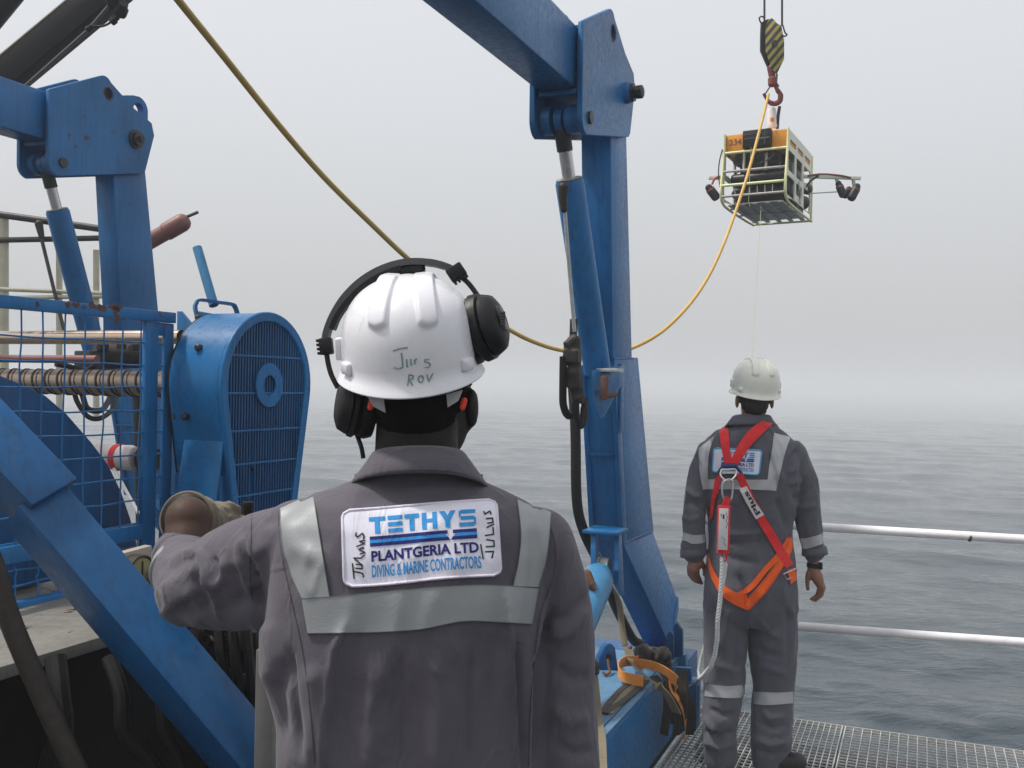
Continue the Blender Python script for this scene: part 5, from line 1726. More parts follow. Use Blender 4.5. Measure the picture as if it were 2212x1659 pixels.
# front half of the collar
fr_ = MB()
fr_.strap(spline([vv[0][4] - zv * 0.006, vv[0][4] + Vector((0.010, 0.05, -0.014)), Z1(850, 1035, 1.665), Z1(900, 1065, 1.685), Z1(960, 1035, 1.665), vv[-1][4] + Vector((-0.010, 0.05, -0.014)), vv[-1][4] - zv * 0.006], 6), zv, 0.012, 0.0018)
fr_.build('collar', M['cloth'], near, 180)
st = rail_grid([(757, 1044), (780, 1029), (832, 1019), (900, 1015), (973, 1018), (1026, 1031), (1050, 1046)], [(757, 1046), (780, 1031), (832, 1021), (900, 1017), (973, 1020), (1026, 1033), (1050, 1048)], 1, 40)
cbv = bvh_of(me)
drape(cbv, st, 0.0028, M['seam'], 'collar_stitching', co_, 0.001)

# reflective tape
def tape(A_, B_, nm='reflective_tape', n=44, mat='tape', nu=14, bv=None, par_=None, off=0.0034, edge='tape_edge', D=1.5):
    bv = bv or nb; par_ = par_ or near
    o = drape(bv, rail_grid(A_, B_, nu, n), off, M[mat], nm, par_, D=D)
    for e in (A_, B_):
        if edge:
            C_ = [(x + 1.4, y + (0.0)) for x, y in e] if abs(e[0][1] - e[-1][1]) > abs(e[0][0] - e[-1][0]) else [(x, y + 1.6) for x, y in e]
            drape(bv, rail_grid(e, C_, 1, n + 6), off + 0.0008, M[edge], 'tape_stitching', o)
    return o
tape([(604, 1098), (608, 1175), (625, 1235), (650, 1292)], [(675, 1066), (690, 1163), (700, 1225), (711, 1290)])
tape([(1116, 1072), (1125, 1150), (1120, 1210), (1108, 1266)], [(1190, 1106), (1184, 1180), (1176, 1225), (1164, 1268)])
tape([(651, 1292), (730, 1287), (807, 1279), (910, 1270), (1013, 1263), (1090, 1264), (1164, 1270)], [(664, 1367), (740, 1366), (820, 1364), (910, 1358), (1000, 1341), (1080, 1343), (1150, 1347)], n=70, off=0.0042)
# seams
def seam(pts, wd=1.6, n=40, bv=None, par_=None, mat='seam'):
    drape(bv or nb, rail_grid([(x - wd / 2, y) for x, y in pts], [(x + wd / 2, y) for x, y in pts], 1, n), 0.0012, M[mat], 'seam', par_ or cov_o, 0.001)
seam([(544, 1100), (542, 1170), (540, 1230), (545, 1300)])
seam([(601, 1096), (605, 1180), (630, 1300), (652, 1400), (668, 1520), (680, 1650)])
seam([(1181, 1110), (1199, 1180), (1196, 1245), (1166, 1335), (1148, 1500), (1142, 1655)])

# badge
BQ = ((739, 1103), (1072, 1078), (1083, 1241), (744, 1267))
def bp_(u, v):
    (a, b), (c, d), (e, f), (g, h) = BQ
    bow = 2.0 * math.sin(u * 7) * (1 if v > 0.5 else 0.4)
    return (a * (1 - u) * (1 - v) + c * u * (1 - v) + e * u * v + g * (1 - u) * v, b * (1 - u) * (1 - v) + d * u * (1 - v) + f * u * v + h * (1 - u) * v + bow)


def badge(bv, f, parent, mat, edge, D, base=0.003, cr=0.055, asp=2.05, edge_w=0.018):
    """rounded cloth badge with a stitched border"""
    n = 26
    g = []
    for j in range(n + 1):
        v = j / n
        cut = 0
        dv = min(v, 1 - v)
        rv = cr * asp
        if dv < rv:
            cut = cr * (1 - math.sqrt(max(0, 1 - (1 - dv / rv) ** 2)))
        g.append([f(cut + (1 - 2 * cut) * i / 40, v) for i in range(41)])
    o = drape(bv, g, base, M[mat], 'name_patch', parent, 0.001, D)
    loop = [g[0][i] for i in range(0, 41, 2)] + [g[j][40] for j in range(1, n)] + [g[n][i] for i in range(40, -1, -2)] + [g[j][0] for j in range(n - 1, 0, -1)]
    pts = []
    for x, y in loop + loop[:2]:
        p, nrm = cast(bv, x, y, D)
        pts.append(p - (p - C0).normalized() * (base + 0.0002))
    MB().tube(pts, edge_w, 6, False).build('stitched_edge', M[edge], o, 180)
    return o


def on_badge(bv, f, polys, mat, name, parent, off, D):
    me = bpy.data.meshes.new(name)
    vs = []; fs = []
    for pv, pf in polys:
        if len(pv) == 4 and len(pf) == 1:
            a, b, c, d = pv
            pv, pf = [], []
            for j in range(5):
                for i in range(5):
                    s_u, s_v = i / 4, j / 4
                    pv.append(tuple(a[q] * (1 - s_u) * (1 - s_v) + b[q] * s_u * (1 - s_v) + c[q] * s_u * s_v + d[q] * (1 - s_u) * s_v for q in (0, 1)))
            pf = [(j * 5 + i, j * 5 + i + 1, j * 5 + i + 6, j * 5 + i + 5) for j in range(4) for i in range(4)]
        b0 = len(vs)
        for u, v in pv:
            p, _ = cast(bv, *f(u, v), D)
            vs.append(p - (p - C0).normalized() * off)
        fs += [tuple(b0 + i for i in q) for q in pf]
    me.from_pydata(vs, [], fs)
    return link_mesh(name, me, M[mat], parent, 0)


def rect(u0, u1, v0, v1, nu=1, nv=1, skew=0.0):
    pv = [(u0 + (u1 - u0) * i / nu + skew * (1 - j / nv), v0 + (v1 - v0) * j / nv) for j in range(nv + 1) for i in range(nu + 1)]
    pf = [(j * (nu + 1) + i, j * (nu + 1) + i + 1, (j + 1) * (nu + 1) + i + 1, (j + 1) * (nu + 1) + i) for j in range(nv) for i in range(nu)]
    if nu == 1 and nv == 1:
        return ([(u0, v0), (u1, v0), (u1, v1), (u0, v1)], [(0, 1, 2, 3)])
    return (pv, pf)


def quadp(*pts):
    return (list(pts), [tuple(range(len(pts)))])


def logo_word():
    """the seven block letters of the top line"""
    P = []
    v0, v1 = 0.11, 0.33
    t = 0.052
    cw = 0.105
    xs = [0.172, 0.292, 0.400, 0.512, 0.625, 0.752]
    x = xs[0]; P += [rect(x, x + cw, v0, v0 + t), rect(x + cw * .34, x + cw * .66, v0 + t, v1)]
    x = xs[1]; P += [rect(x, x + .095, v0 + k * 0.084, v0 + k * 0.084 + .05) for k in range(3)]
    x = xs[2]; P += [rect(x, x + .095, v0, v0 + t), rect(x + .032, x + .064, v0 + t, v1)]
    x = xs[3]; P += [rect(x, x + .03, v0, v1), rect(x + .068, x + .098, v0, v1), rect(x + .03, x + .068, v0 + .085, v0 + .13)]
    x = xs[4]
    P += [quadp((x, v0), (x + .036, v0), (x + .068, v0 + .105), (x + .036, v0 + .13)), quadp((x + .074, v0), (x + .108, v0), (x + .072, v0 + .12), (x + .045, v0 + .09)), rect(x + .037, x + .069, v0 + .11, v1)]
    x = xs[5]; P += [rect(x + .012, x + .108, v0, v0 + .05), rect(x, x + .012, v0 + .012, v0 + .09), rect(x + .012, x + .096, v0 + .085, v0 + .132), rect(x + .096, x + .108, v0 + .1, v0 + .2), rect(x, x + .098, v0 + .168, v0 + .22)]
    return P


def badge_print(f, o, off, D, full=True):
    bv = bvh_of(o.data)
    on_badge(bv, f, logo_word(), 'ink_light', 'lettering', o, off, D)
    on_badge(bv, f, [rect(.172, .674, .365, .410, 10), rect(.708, .862, .365, .410, 4), rect(.172, .668, .452, .497, 10), quadp((.667, .452), (.676, .452), (.690, .497), (.667, .497)),
                     rect(.716, .862, .452, .497, 4), quadp((.706, .452), (.717, .452), (.717, .497), (.692, .497))], 'ink_navy', 'stripe', o, off, D)
    on_badge(bv, f, [rect(.172, .652, .4105, .4515, 10), quadp((.651, .4105), (.655, .4105), (.674, .4515), (.651, .4515)), rect(.729, .862, .4105, .4515, 4), quadp((.727, .4105), (.730, .4105), (.730, .4515), (.708, .4515))], 'ink_light', 'stripe', o, off, D)
    def word(txt, u0, u1, v0, v1, mat, bold):
        vs, fs = text_mesh(txt, 1.0, bold)
        on_badge(bv, f, [([(u0 + (u1 - u0) * x, v1 + (v0 - v1) * y) for x, y in vs], fs)], mat, 'lettering', o, off, D)
    word('PLANTGERIA LTD', .178, .868, .548, .692, 'ink_navy', 0.032)
    word('DIVING & MARINE CONTRACTORS', .178, .878, .735, .900, 'ink_light', 0.022)
    if full:
        def pen(strokes, wd):
            P = []
            for st in strokes:
                for (a, b), (c, d) in zip(st, st[1:]):
                    dx, dy = (c - a) * 2.05, (d - b)
                    l = math.hypot(dx, dy) + 1e-9
                    nx, ny = -dy / l * wd / 2.05, dx / l * wd
                    ex, ey = dx / l * wd * .5 / 2.05, dy / l * wd * .5
                    P.append(quadp((a + nx - ex, b + ny - ey), (c + nx + ex, d + ny + ey), (c - nx + ex, d - ny + ey), (a - nx - ex, b - ny - ey)))
            on_badge(bv, f, P, 'ink_black', 'handwriting', o, off + 0.0002, D)
        q5 = lambda L, ou=0: [((x - 300) / 1520 + ou, (y - (340 - (x - 300) * .055)) / 740) for x, y in L]
        pen([q5([(385, 855), (395, 1000)]), q5([(395, 930), (480, 950), (490, 985)]), q5([(415, 900), (475, 905), (480, 870), (420, 860)]), q5([(480, 870), (400, 800), (470, 800), (505, 770)]),
             q5([(460, 760), (510, 745), (450, 715), (500, 700)]), q5([(430, 690), (510, 660), (460, 640), (515, 630)]), q5([(432, 556), (426, 584), (446, 598), (470, 578), (492, 562), (508, 588), (498, 618)])], 0.010)
        pen([q5([(1640, 700), (1655, 840)]), q5([(1680, 770), (1760, 765), (1740, 830)]), q5([(1690, 720), (1770, 715), (1770, 660), (1700, 650)]), q5([(1690, 610), (1770, 600), (1770, 530)]),
             q5([(1710, 530), (1780, 500)]), q5([(1720, 490), (1775, 480), (1770, 440), (1710, 445)]), q5([(1690, 375), (1700, 400), (1750, 370), (1760, 400)])], 0.010)


bo = badge(nb, bp_, near, 'patch', 'patch_edge', 1.46, 0.0035, 0.05, 2.05, 0.0022)
badge_print(bp_, bo, 0.0009, 1.46)

# ------------------------------------------------------------------ helmet
def helmet(center, right, fwd, up, a, b, h, parent, mat, handwriting=None, seg=260, rows=120):
    """dome with two raised rear ribs and a crown ridge, short brim all round"""
    bm = bmesh.new()
    def pt(th, t):
        # t 0 at the brim, 1 at the crown
        z = math.sin(t * math.pi / 2) ** 0.60
        r = math.cos(t * math.pi / 2)
        flare = 1.0
        x, y = math.cos(th), math.sin(th)
        p = Vector((a * r * x * flare, b * r * y * flare, h * z))
        nrm = Vector((x / a * r, y / b * r, z / h)).normalized()
        # ribs behind: angle from the back, widening upward
        ang = math.degrees(math.atan2(p.x, -p.y)) if True else 0
        d = 0.0
        if p.y < 0.06:
            for sgn in (-1, 1):
                xc = sgn * (0.025 + 0.020 * max(0, 0.85 - t)) * a / 0.108
                wd = 0.0150 * a / 0.108
                q = (p.x - xc) / wd
                if abs(q) < 1.6 and t > 0.1:
                    e = 1 / (1 + math.exp((abs(q) - 0.90) * 30))
                    end = 1 / (1 + math.exp(-(t - 0.225) * 110 + (q * q) * 4.0)) * min(1, max(0, (0.93 - t) / 0.12))
                    d += 0.0068 * e * end
        q = p.x / (0.012 * a / 0.116)
        if p.y > 0.01 and t > 0.3: d += 0.003 * math.exp(-q ** 4) * min(1, (p.y - 0.01) / 0.03)
        return p + nrm * d
    V_ = []
    for i in range(rows + 1):
        t = i / rows * 0.995
        V_.append([bm.verts.new(center + right * q.x + fwd * q.y + up * q.z) for q in (pt(2 * math.pi * k / seg, t) for k in range(seg))])
    for i in range(rows):
        for k in range(seg):
            bm.faces.new((V_[i][k], V_[i][(k + 1) % seg], V_[i + 1][(k + 1) % seg], V_[i + 1][k]))
    bm.faces.new(V_[-1])
    # brim: rolled lip
    prof = [(0.0, 0.0), (0.004, -0.004), (0.008, -0.010), (0.0100, -0.0145), (0.0085, -0.0165), (0.003, -0.013), (-0.003, -0.008), (-0.005, 0.01)]
    prev = V_[0]
    for dr, dz in prof[1:]:
        ring = []
        for k in range(seg):
            th = 2 * math.pi * k / seg
            peak = 1 + 1.6 * max(0, math.sin(th)) ** 3
            sl = 0.010 * max(0, -math.sin(th)) ** 2
            rr = 1.0
            x, y = math.cos(th), math.sin(th)
            q = Vector(((a * rr + dr * (peak if dr > 0 else 1)) * x, (b * rr + dr * (peak if dr > 0 else 1)) * y, dz - (sl if dz < 0 else 0)))
            ring.append(bm.verts.new(center + right * q.x + fwd * q.y + up * q.z))
        for k in range(seg):
            bm.faces.new((prev[k], ring[k], ring[(k + 1) % seg], prev[(k + 1) % seg]))
        prev = ring
    bmesh.ops.recalc_face_normals(bm, faces=bm.faces)
    me = bpy.data.meshes.new('hard_hat')
    bm.to_mesh(me); bm.free()
    o = link_mesh('hard_hat', me, M[mat], parent, 60)
    # accessory slots low on each side
    for sgn in (-1, 1):
        for yy in (-0.55,):
            th = math.pi / 2 * (1 + 0) if False else (math.atan2(yy, sgn * 0.84))
            p = center + right * (a * 1.015 * math.cos(th)) + fwd * (b * 1.015 * math.sin(th)) + up * 0.010
            nx = (right * math.cos(th) / a + fwd * math.sin(th) / b).normalized()
            tx = up.cross(nx).normalized()
            MB().box(p, (0.015, 0.0055, 0.010), (tx, nx, up), 0.004).build('helmet_slot', M[mat], o, 60)
        p = center + right * (sgn * a * 1.03) + up * 0.03
        MB().box(p, (0.006, 0.015, 0.018), (right, fwd, up), 0.003).build('helmet_slot', M[mat], o, 60)
    return o, me


hup = Vector((-0.05, -0.20, 1)).normalized()
hr = Vector((math.cos(R(-2)), -math.sin(R(-2)), 0)); hr = (hr - hup * hup.dot(hr)).normalized()
hfw = hup.cross(hr)
hat, hatme = helmet(Z1(888, 786, 1.60), hr, hfw, hup, 0.1085, 0.140, 0.143, near, 'helmet')
hbv = bvh_of(hatme)
z4 = lambda L: [(648 + x * .3093, 513 + y * .3093) for x, y in L]
def scribble(bv, strokes, wd, mat, parent, off, D, name='handwriting'):
    mb = MB()
    for st in strokes:
        pts = []
        for (x0, y0), (x1, y1) in zip(st, st[1:]):
            for k in range(4):
                x, y = x0 + (x1 - x0) * k / 4, y0 + (y1 - y0) * k / 4
                pts.append(cast(bv, x, y, D)[0])
        pts.append(cast(bv, *st[-1], D)[0])
        mb.strap([p - (p - C0).normalized() * off for p in pts], Vector((0, 0, 1)) if abs(st[0][0] - st[-1][0]) > abs(st[0][1] - st[-1][1]) else Vector((1, 0, 0)), wd, 0.0002)
    return mb.build(name, M[mat], parent, 0)
scribble(hbv, [z4([(648, 792), (690, 778), (752, 768)]), z4([(708, 805), (715, 860), (718, 905), (690, 918), (652, 905)]), z4([(745, 850), (748, 900), (755, 905)]), z4([(772, 848), (778, 895)]), z4([(800, 852), (803, 885)]), z4([(803, 862), (815, 845)]),
               z4([(908, 848), (875, 850), (870, 868), (900, 875), (912, 890), (898, 908), (872, 905)]),
               z4([(762, 958), (758, 1000), (752, 1035)]), z4([(762, 958), (790, 965), (788, 985), (762, 995), (788, 1033)]), z4([(835, 965), (825, 990), (835, 1012), (855, 1008), (862, 980), (850, 962), (835, 965)]), z4([(888, 955), (900, 1008), (928, 948)])], 0.0011, 'ink_teal', hat, 0.0008, 1.45)
# suspension webbing under the brim
for q_ in ([(790, 850), (828, 856), (833, 892), (806, 878)], [(964, 852), (1000, 842), (990, 866), (967, 880)]):
    ps = [Z1(x, y, 1.515) for x, y in q_]
    MB().prism(ps, (0, 0.002, 0), 0).build('suspension_strap', M['webgrey'], hat)

# ------------------------------------------------------------------ ear defenders worn over the helmet
bp2 = spline([Z1(x, y, 1.60) for x, y in ((704, 745), (707, 718), (722, 680), (748, 640), (785, 605), (830, 580), (880, 567), (930, 568), (968, 578), (988, 590))], 6)
hs = MB().strap(bp2, Vector((0, 1, 0)), 0.012, 0.0052).build('ear_defenders', M['greyplastic'], near, 60, label='black ear defenders with one cup parked up on the helmet')
MB().strap(spline([Z1(x, y, 1.60) for x, y in ((718, 712), (731, 682), (756, 649), (790, 617), (832, 593), (868, 580))], 6), Vector((0, 1, 0)), 0.0125, 0.0042).build('band_pad', M['plastic'], hs, 60)
MB().limb([Z1(870, 583, 1.6), Z1(905, 580, 1.6)], [0.010, 0.011], 10).build('band_pad', M['plastic'], hs)
for pts in ([(704, 745), (708, 780), (716, 810), (730, 838)], [(985, 590), (1010, 610), (1030, 636), (1045, 660)]):
    MB().tube(spline([Z1(x, y, 1.60) for x, y in pts], 6), 0.0042, 10).build('band_wire', M['grease'], hs)
def knob(x, y, rot, sx, sz):
    o = Vector((math.cos(R(rot)), 0, math.sin(R(rot)))); u_ = Vector((-math.sin(R(rot)), 0, math.cos(R(rot))))
    mb = MB().box(Z1(x, y, 1.595), (sx, 0.012, sz), (o, Vector((0, 1, 0)), u_), 0.003)
    for k in range(4):
        mb.box(Z1(x, y, 1.595) - o * (sx + 0.001) + u_ * (sz * (-.75 + .5 * k)), (0.003, 0.011, sz * .16), (o, Vector((0, 1, 0)), u_), 0.001)
    mb.build('adjuster', M['plastic'], hs)
knob(705, 748, 8, 0.010, 0.0135)
knob(986, 589, 125, 0.0115, 0.014)
def cup(c, ax, r, dep, name='ear_cup', sq_=1.25, rid=True):
    ax = ax.normalized()
    up_ = (zv - ax * ax.z).normalized()
    fw_ = ax.cross(up_)
    mb = MB()
    n = 40
    prof = [(0, 0.55), (0.0, 0.95), (0.010, 1.02), (0.020, 1.0), (0.0225, 0.93), (0.026, 0.95), (0.031, 1.03), (dep * .62, 1.0), (dep * .64, 0.86), (dep * .68, 0.92), (dep * .9, 0.80), (dep, 0.55), (dep + .002, 0.0)]
    rg = []
    for t, s in prof:
        ring = []
        for k in range(n):
            a_ = 2 * math.pi * k / n
            kk = s * (1 + (0.035 if (rid and t > dep * .63 and k % 2) else 0))
            ring.append(mb.bm.verts.new(c + ax * t + up_ * math.sin(a_) * r * sq_ * kk + fw_ * math.cos(a_) * r * kk))
        rg.append(ring)
    for i in range(len(rg) - 1):
        for k in range(n):
            mb.bm.faces.new((rg[i][k], rg[i][(k + 1) % n], rg[i + 1][(k + 1) % n], rg[i + 1][k]))
    mb.bm.faces.new(rg[0][::-1])
    bmesh.ops.recalc_face_normals(mb.bm, faces=mb.bm.faces)
    return mb.build(name, M['plastic'], hs, 40)
c1_ = cup(Z1(808, 880, 1.60), Vector((-0.88, -0.30, 0.12)), 0.041, 0.060)
c2_ = cup(Z1(998, 722, 1.59), Vector((0.90, -0.34, 0.30)), 0.043, 0.072, sq_=1.25)
MB().box(Z1(1079, 690, 1.565), (0.008, 0.012, 0.02), (Vector((.9, -.2, .3)).normalized(), Vector((.2, .97, 0)).normalized(), Vector((-.3, 0, .95)).normalized()), 0.003).build('battery_cap', M['greyplastic'], hs)
for k in range(5):
    MB().box(Z1(1086, 676 + 6 * k, 1.56), (0.004, 0.012, 0.0015), None, 0).build('cup_ridge', M['greyplastic'], hs)
MB().tube(spline([Z1(764, 908, 1.60), Z1(768, 930, 1.6), Z1(775, 950, 1.59), Z1(781, 968, 1.585), Z1(785, 990, 1.585)], 6), 0.0036, 8).build('headset_cord', M['plastic'], hs)

# ------------------------------------------------------------------ the man in the harness
FD = 4.64
far = thing('person', 'man in charcoal coverall with red safety harness, standing on the grating', 'person', Vector((W(1625, 1640, FD).x, FD, 0)))
Z2 = lambda x, y, d=FD: W(x, y, d)


def sec2(y, x0, x1, b, dy=0.0):
    c = Z2((x0 + x1) / 2, y)
    return (Vector((c.x, c.y + dy, c.z)), (x1 - x0) / 2 * FD / F, b)


mb = MB()
mb.rings([sec2(908, 1588, 1662, 0.07), sec2(922, 1572, 1680, 0.085), sec2(934, 1550, 1694, 0.10), sec2(950, 1530, 1710, 0.115), sec2(975, 1521, 1722, 0.128), sec2(1020, 1521, 1724, 0.135),
          sec2(1070, 1526, 1720, 0.130), sec2(1130, 1534, 1710, 0.122), sec2(1175, 1534, 1710, 0.122), sec2(1225, 1527, 1713, 0.132, -.01), sec2(1270, 1523, 1716, 0.140, -.015), sec2(1310, 1524, 1718, 0.132, -.01), sec2(1345, 1530, 1715, 0.11)], 48, 2.4)
mb.limb([Z2(1534, 977), Z2(1509, 1040), Z2(1499, 1110), Z2(1498, 1160), Z2(1498, 1192)], [0.060, 0.056, 0.050, 0.052, 0.056], 18)
mb.limb([Z2(1714, 980), Z2(1737, 1040), Z2(1744, 1110), Z2(1752, 1160), Z2(1759, 1190)], [0.060, 0.060, 0.056, 0.055, 0.052], 18)
mb.limb([Z2(1568, 1310), Z2(1567, 1400), Z2(1566, 1480), Z2(1556, 1550, FD - .02), Z2(1554, 1600, FD), Z2(1556, 1632, FD)], [0.101, 0.097, 0.087, 0.081, 0.078, 0.076], 20)
mb.limb([Z2(1668, 1310), Z2(1670, 1400), Z2(1671, 1490), Z2(1666, 1560, FD - .02), Z2(1664, 1605), Z2(1664, 1640)], [0.110, 0.109, 0.092, 0.094, 0.095, 0.083], 20)
cov2 = voxel_union(mb, 0.0085, 9)
ST = []
zf = lambda L: [(1431 + x * .2766, 729 + y * .2766) for x, y in L]
zl = lambda L: [(1404 + x * .3164, 1134 + y * .3164) for x, y in L]
s_(zf([(830, 900), (870, 1050), (900, 1200)]), 5, -0.008)
s_(zf([(1080, 850), (990, 960), (960, 1100)]), 6, -0.010)
s_(zf([(1090, 880), (1020, 1040), (970, 1060)]), 5, 0.008)
s_(zf([(1150, 1050), (1050, 1120), (980, 1150)]), 6, 0.008)
s_(zf([(1180, 1150), (1080, 1230), (1000, 1260)]), 6, -0.008)
s_(zf([(1000, 1290), (1100, 1330), (1200, 1310)]), 7, 0.007)
s_(zf([(250, 900), (290, 1000), (310, 1180)]), 4, -0.008)
s_(zf([(190, 1180), (250, 1240), (300, 1250)]), 6, 0.008)
s_(zf([(150, 1310), (220, 1290), (300, 1330)]), 6, -0.007)
s_(zf([(160, 1400), (220, 1430), (290, 1400)]), 6, 0.006)
s_(zf([(560, 1320), (590, 1240), (620, 1180)]), 9, 0.008)
s_(zf([(700, 1250), (690, 1400), (720, 1560)]), 10, -0.006)
s_(zf([(400, 1250), (420, 1400), (410, 1550)]), 8, -0.006)
s_(zf([(400, 1520), (600, 1540), (900, 1510)]), 5, 0.006)
s_(zf([(400, 1600), (620, 1610), (820, 1590)]), 5, -0.006)
s_(zf([(880, 1250), (920, 1350), (960, 1500)]), 7, -0.008)
s_(zf([(610, 720), (620, 800), (590, 860)]), 6, -0.004)
s_(zf([(380, 780), (360, 900), (370, 1000)]), 6, -0.006)
s_(zl([(450, 180), (560, 230), (760, 260)]), 8, -0.008)
s_(zl([(600, 330), (640, 430), (650, 560)]), 6, -0.012)
s_(zl([(560, 540), (520, 700), (470, 850)]), 7, 0.007)
s_(zl([(600, 640), (590, 800), (560, 1000)]), 8, -0.007)
s_(zl([(730, 620), (800, 720), (900, 780)]), 8, 0.008)
s_(zl([(700, 800), (780, 880), (920, 900)]), 9, -0.008)
s_(zl([(740, 950), (840, 990), (940, 1020)]), 8, 0.007)
s_(zl([(930, 500), (940, 700), (930, 900)]), 6, -0.005)
s_(zl([(400, 900), (470, 960), (600, 1000)]), 8, 0.006)
s_(zl([(355, 1300), (430, 1380), (450, 1400)]), 6, 0.014)
s_(zl([(350, 1400), (470, 1440), (570, 1400)]), 6, -0.012)
s_(zl([(370, 1470), (470, 1520), (580, 1470)]), 7, 0.012)
s_(zl([(400, 1250), (500, 1300), (580, 1290)]), 6, -0.009)
s_(zl([(720, 1330), (830, 1390), (940, 1360)]), 8, -0.010)
s_(zl([(700, 1440), (820, 1500), (970, 1460)]), 8, 0.012)
s_(zl([(720, 1530), (850, 1570), (960, 1540)]), 6, -0.010)
s_(zl([(760, 1260), (820, 1320), (930, 1300)]), 6, 0.006)
fold(cov2, ST, 1.5, 0.0055, rscale=(10, 10, 5), seed=9.0)
fb = bvh_of(cov2)
c2o = link_mesh('coverall', cov2, M['cloth_far'], far, 180)

HC = Z2(1630, 858, FD - 0.01)
hy = R(-10)
hx = Vector((math.cos(hy), math.sin(hy), 0)); hf = Vector((-math.sin(hy), math.cos(hy), 0))
HA = (hx, hf, zv)
mb = MB()
mb.ball(H(0, 0.005, 0.03), 1.0, (0.074, 0.095, 0.10), HA, 24)
mb.ball(H(0, 0.045, -0.05), 1.0, (0.060, 0.062, 0.07), HA, 20)
mb.ball(H(0, 0.086, -0.09), 1.0, (0.028, 0.022, 0.022), HA, 12)
mb.limb([H(0, 0.098, 0.02), H(0, 0.120, -0.02)], [0.011, 0.015], 8)
mb.ball(H(0, 0.102, -0.055), 1.0, (0.024, 0.011, 0.010), HA, 10)
for sgn in (-1, 1):
    mb.ball(H(sgn * 0.079, 0.0, -0.022), 1.0, (0.010, 0.020, 0.032), HA, 12)
mb.limb([Z2(1628, 890), Z2(1626, 915), Z2(1624, 940)], [0.055, 0.058, 0.062], 20)
mb.rings([sec2(945, 1560, 1690, 0.06), sec2(1000, 1550, 1696, 0.08), sec2(1200, 1560, 1685, 0.08), sec2(1290, 1550, 1690, 0.08)], 24)
mb.limb([Z2(1560, 965), Z2(1508, 1040), Z2(1499, 1150), Z2(1505, 1204), Z2(1508, 1216)], [0.03, 0.032, 0.030, 0.027, 0.028], 12)
mb.limb([Z2(1690, 970), Z2(1738, 1040), Z2(1748, 1130), Z2(1757, 1215), Z2(1757, 1232)], [0.03, 0.032, 0.030, 0.026, 0.027], 12)
mb.limb([Z2(1568, 1280), Z2(1566, 1480), Z2(1556, 1635)], [0.06, 0.05, 0.04], 12)
mb.limb([Z2(1668, 1280), Z2(1670, 1480), Z2(1664, 1645)], [0.06, 0.05, 0.04], 12)
# left hand: loosely curled, back of the hand towards us
def ch(pts, rs):
    mb.limb(pts, rs, 8)
lx = lambda x, y, d: Z2(1404 + x * .3164, 1134 + y * .3164, FD + d)
mb.limb([lx(312, 235, 0), lx(300, 285, 0)], [0.030, 0.032], 12)
for (k0, k1, k2, k3) in (((265, 290, -.01), (268, 335, .01), (295, 375, .03), (325, 385, .04)), ((285, 300, -.02), (295, 345, .0), (318, 388, .02), (345, 395, .035)),
                         ((305, 305, -.01), (312, 345, .01), (330, 385, .03), (352, 400, .045)), ((322, 305, .0), (328, 345, .02), (342, 375, .04), (352, 395, .05))):
    ch([lx(*k0), lx(*k1), lx(*k2), lx(*k3)], [0.0115, 0.0105, 0.0095, 0.008])
ch([lx(335, 235, .0), lx(362, 270, .01), lx(374, 310, .02), lx(372, 345, .03)], [0.013, 0.0125, 0.011, 0.009])
# right hand: thumb on the inside, fingers curled forward
mb.limb([lx(1115, 300, 0), lx(1135, 345, 0), lx(1150, 380, 0)], [0.028, 0.030, 0.026], 12)
for (k0, k1, k2, k3) in (((1130, 380, -.01), (1155, 430, .0), (1140, 480, .02), (1100, 505, .03)), ((1150, 375, -.015), (1178, 430, -.01), (1160, 485, .01), (1112, 512, .03)),
                         ((1165, 370, .0), (1188, 425, .01), (1172, 480, .03), (1130, 515, .04)), ((1165, 370, .02), (1184, 415, .03), (1168, 465, .05), (1135, 490, .06))):
    ch([lx(*k0), lx(*k1), lx(*k2), lx(*k3)], [0.0115, 0.0105, 0.0095, 0.008])
ch([lx(1095, 300, -.005), lx(1078, 345, .0), lx(1074, 390, .01), lx(1078, 440, .02)], [0.014, 0.013, 0.011, 0.009])
link_mesh('body', voxel_union(mb, 0.0052, 3), M['skin'], far, 180)
for sgn in (-1, 1):
    MB().ball(H(sgn * 0.032, 0.086, 0.0), 0.011, seg=10).build('eye', M['white_label'], far)
mb = MB()
mb.ball(H(0, -0.002, 0.026), 1.0, (0.0775, 0.099, 0.10), HA, 24)
mb.ball(H(0, -0.040, -0.035), 1.0, (0.060, 0.050, 0.052), HA, 20)
hair = voxel_union(mb, 0.006, 2)
co, no = get_np(hair)
co = co + no * np.random.default_rng(1).normal(0, 0.0018, (len(co), 1))
hair.vertices.foreach_set('co', co.astype(np.float32).ravel())
bm = bmesh.new(); bm.from_mesh(hair)
bmesh.ops.delete(bm, geom=[v for v in bm.verts if (v.co - HC).dot(hf) > 0.03 and v.co.z < HC.z + 0.05], context='VERTS')
bm.to_mesh(hair); bm.free()
link_mesh('hair', hair, M['hair_far'], far, 180)
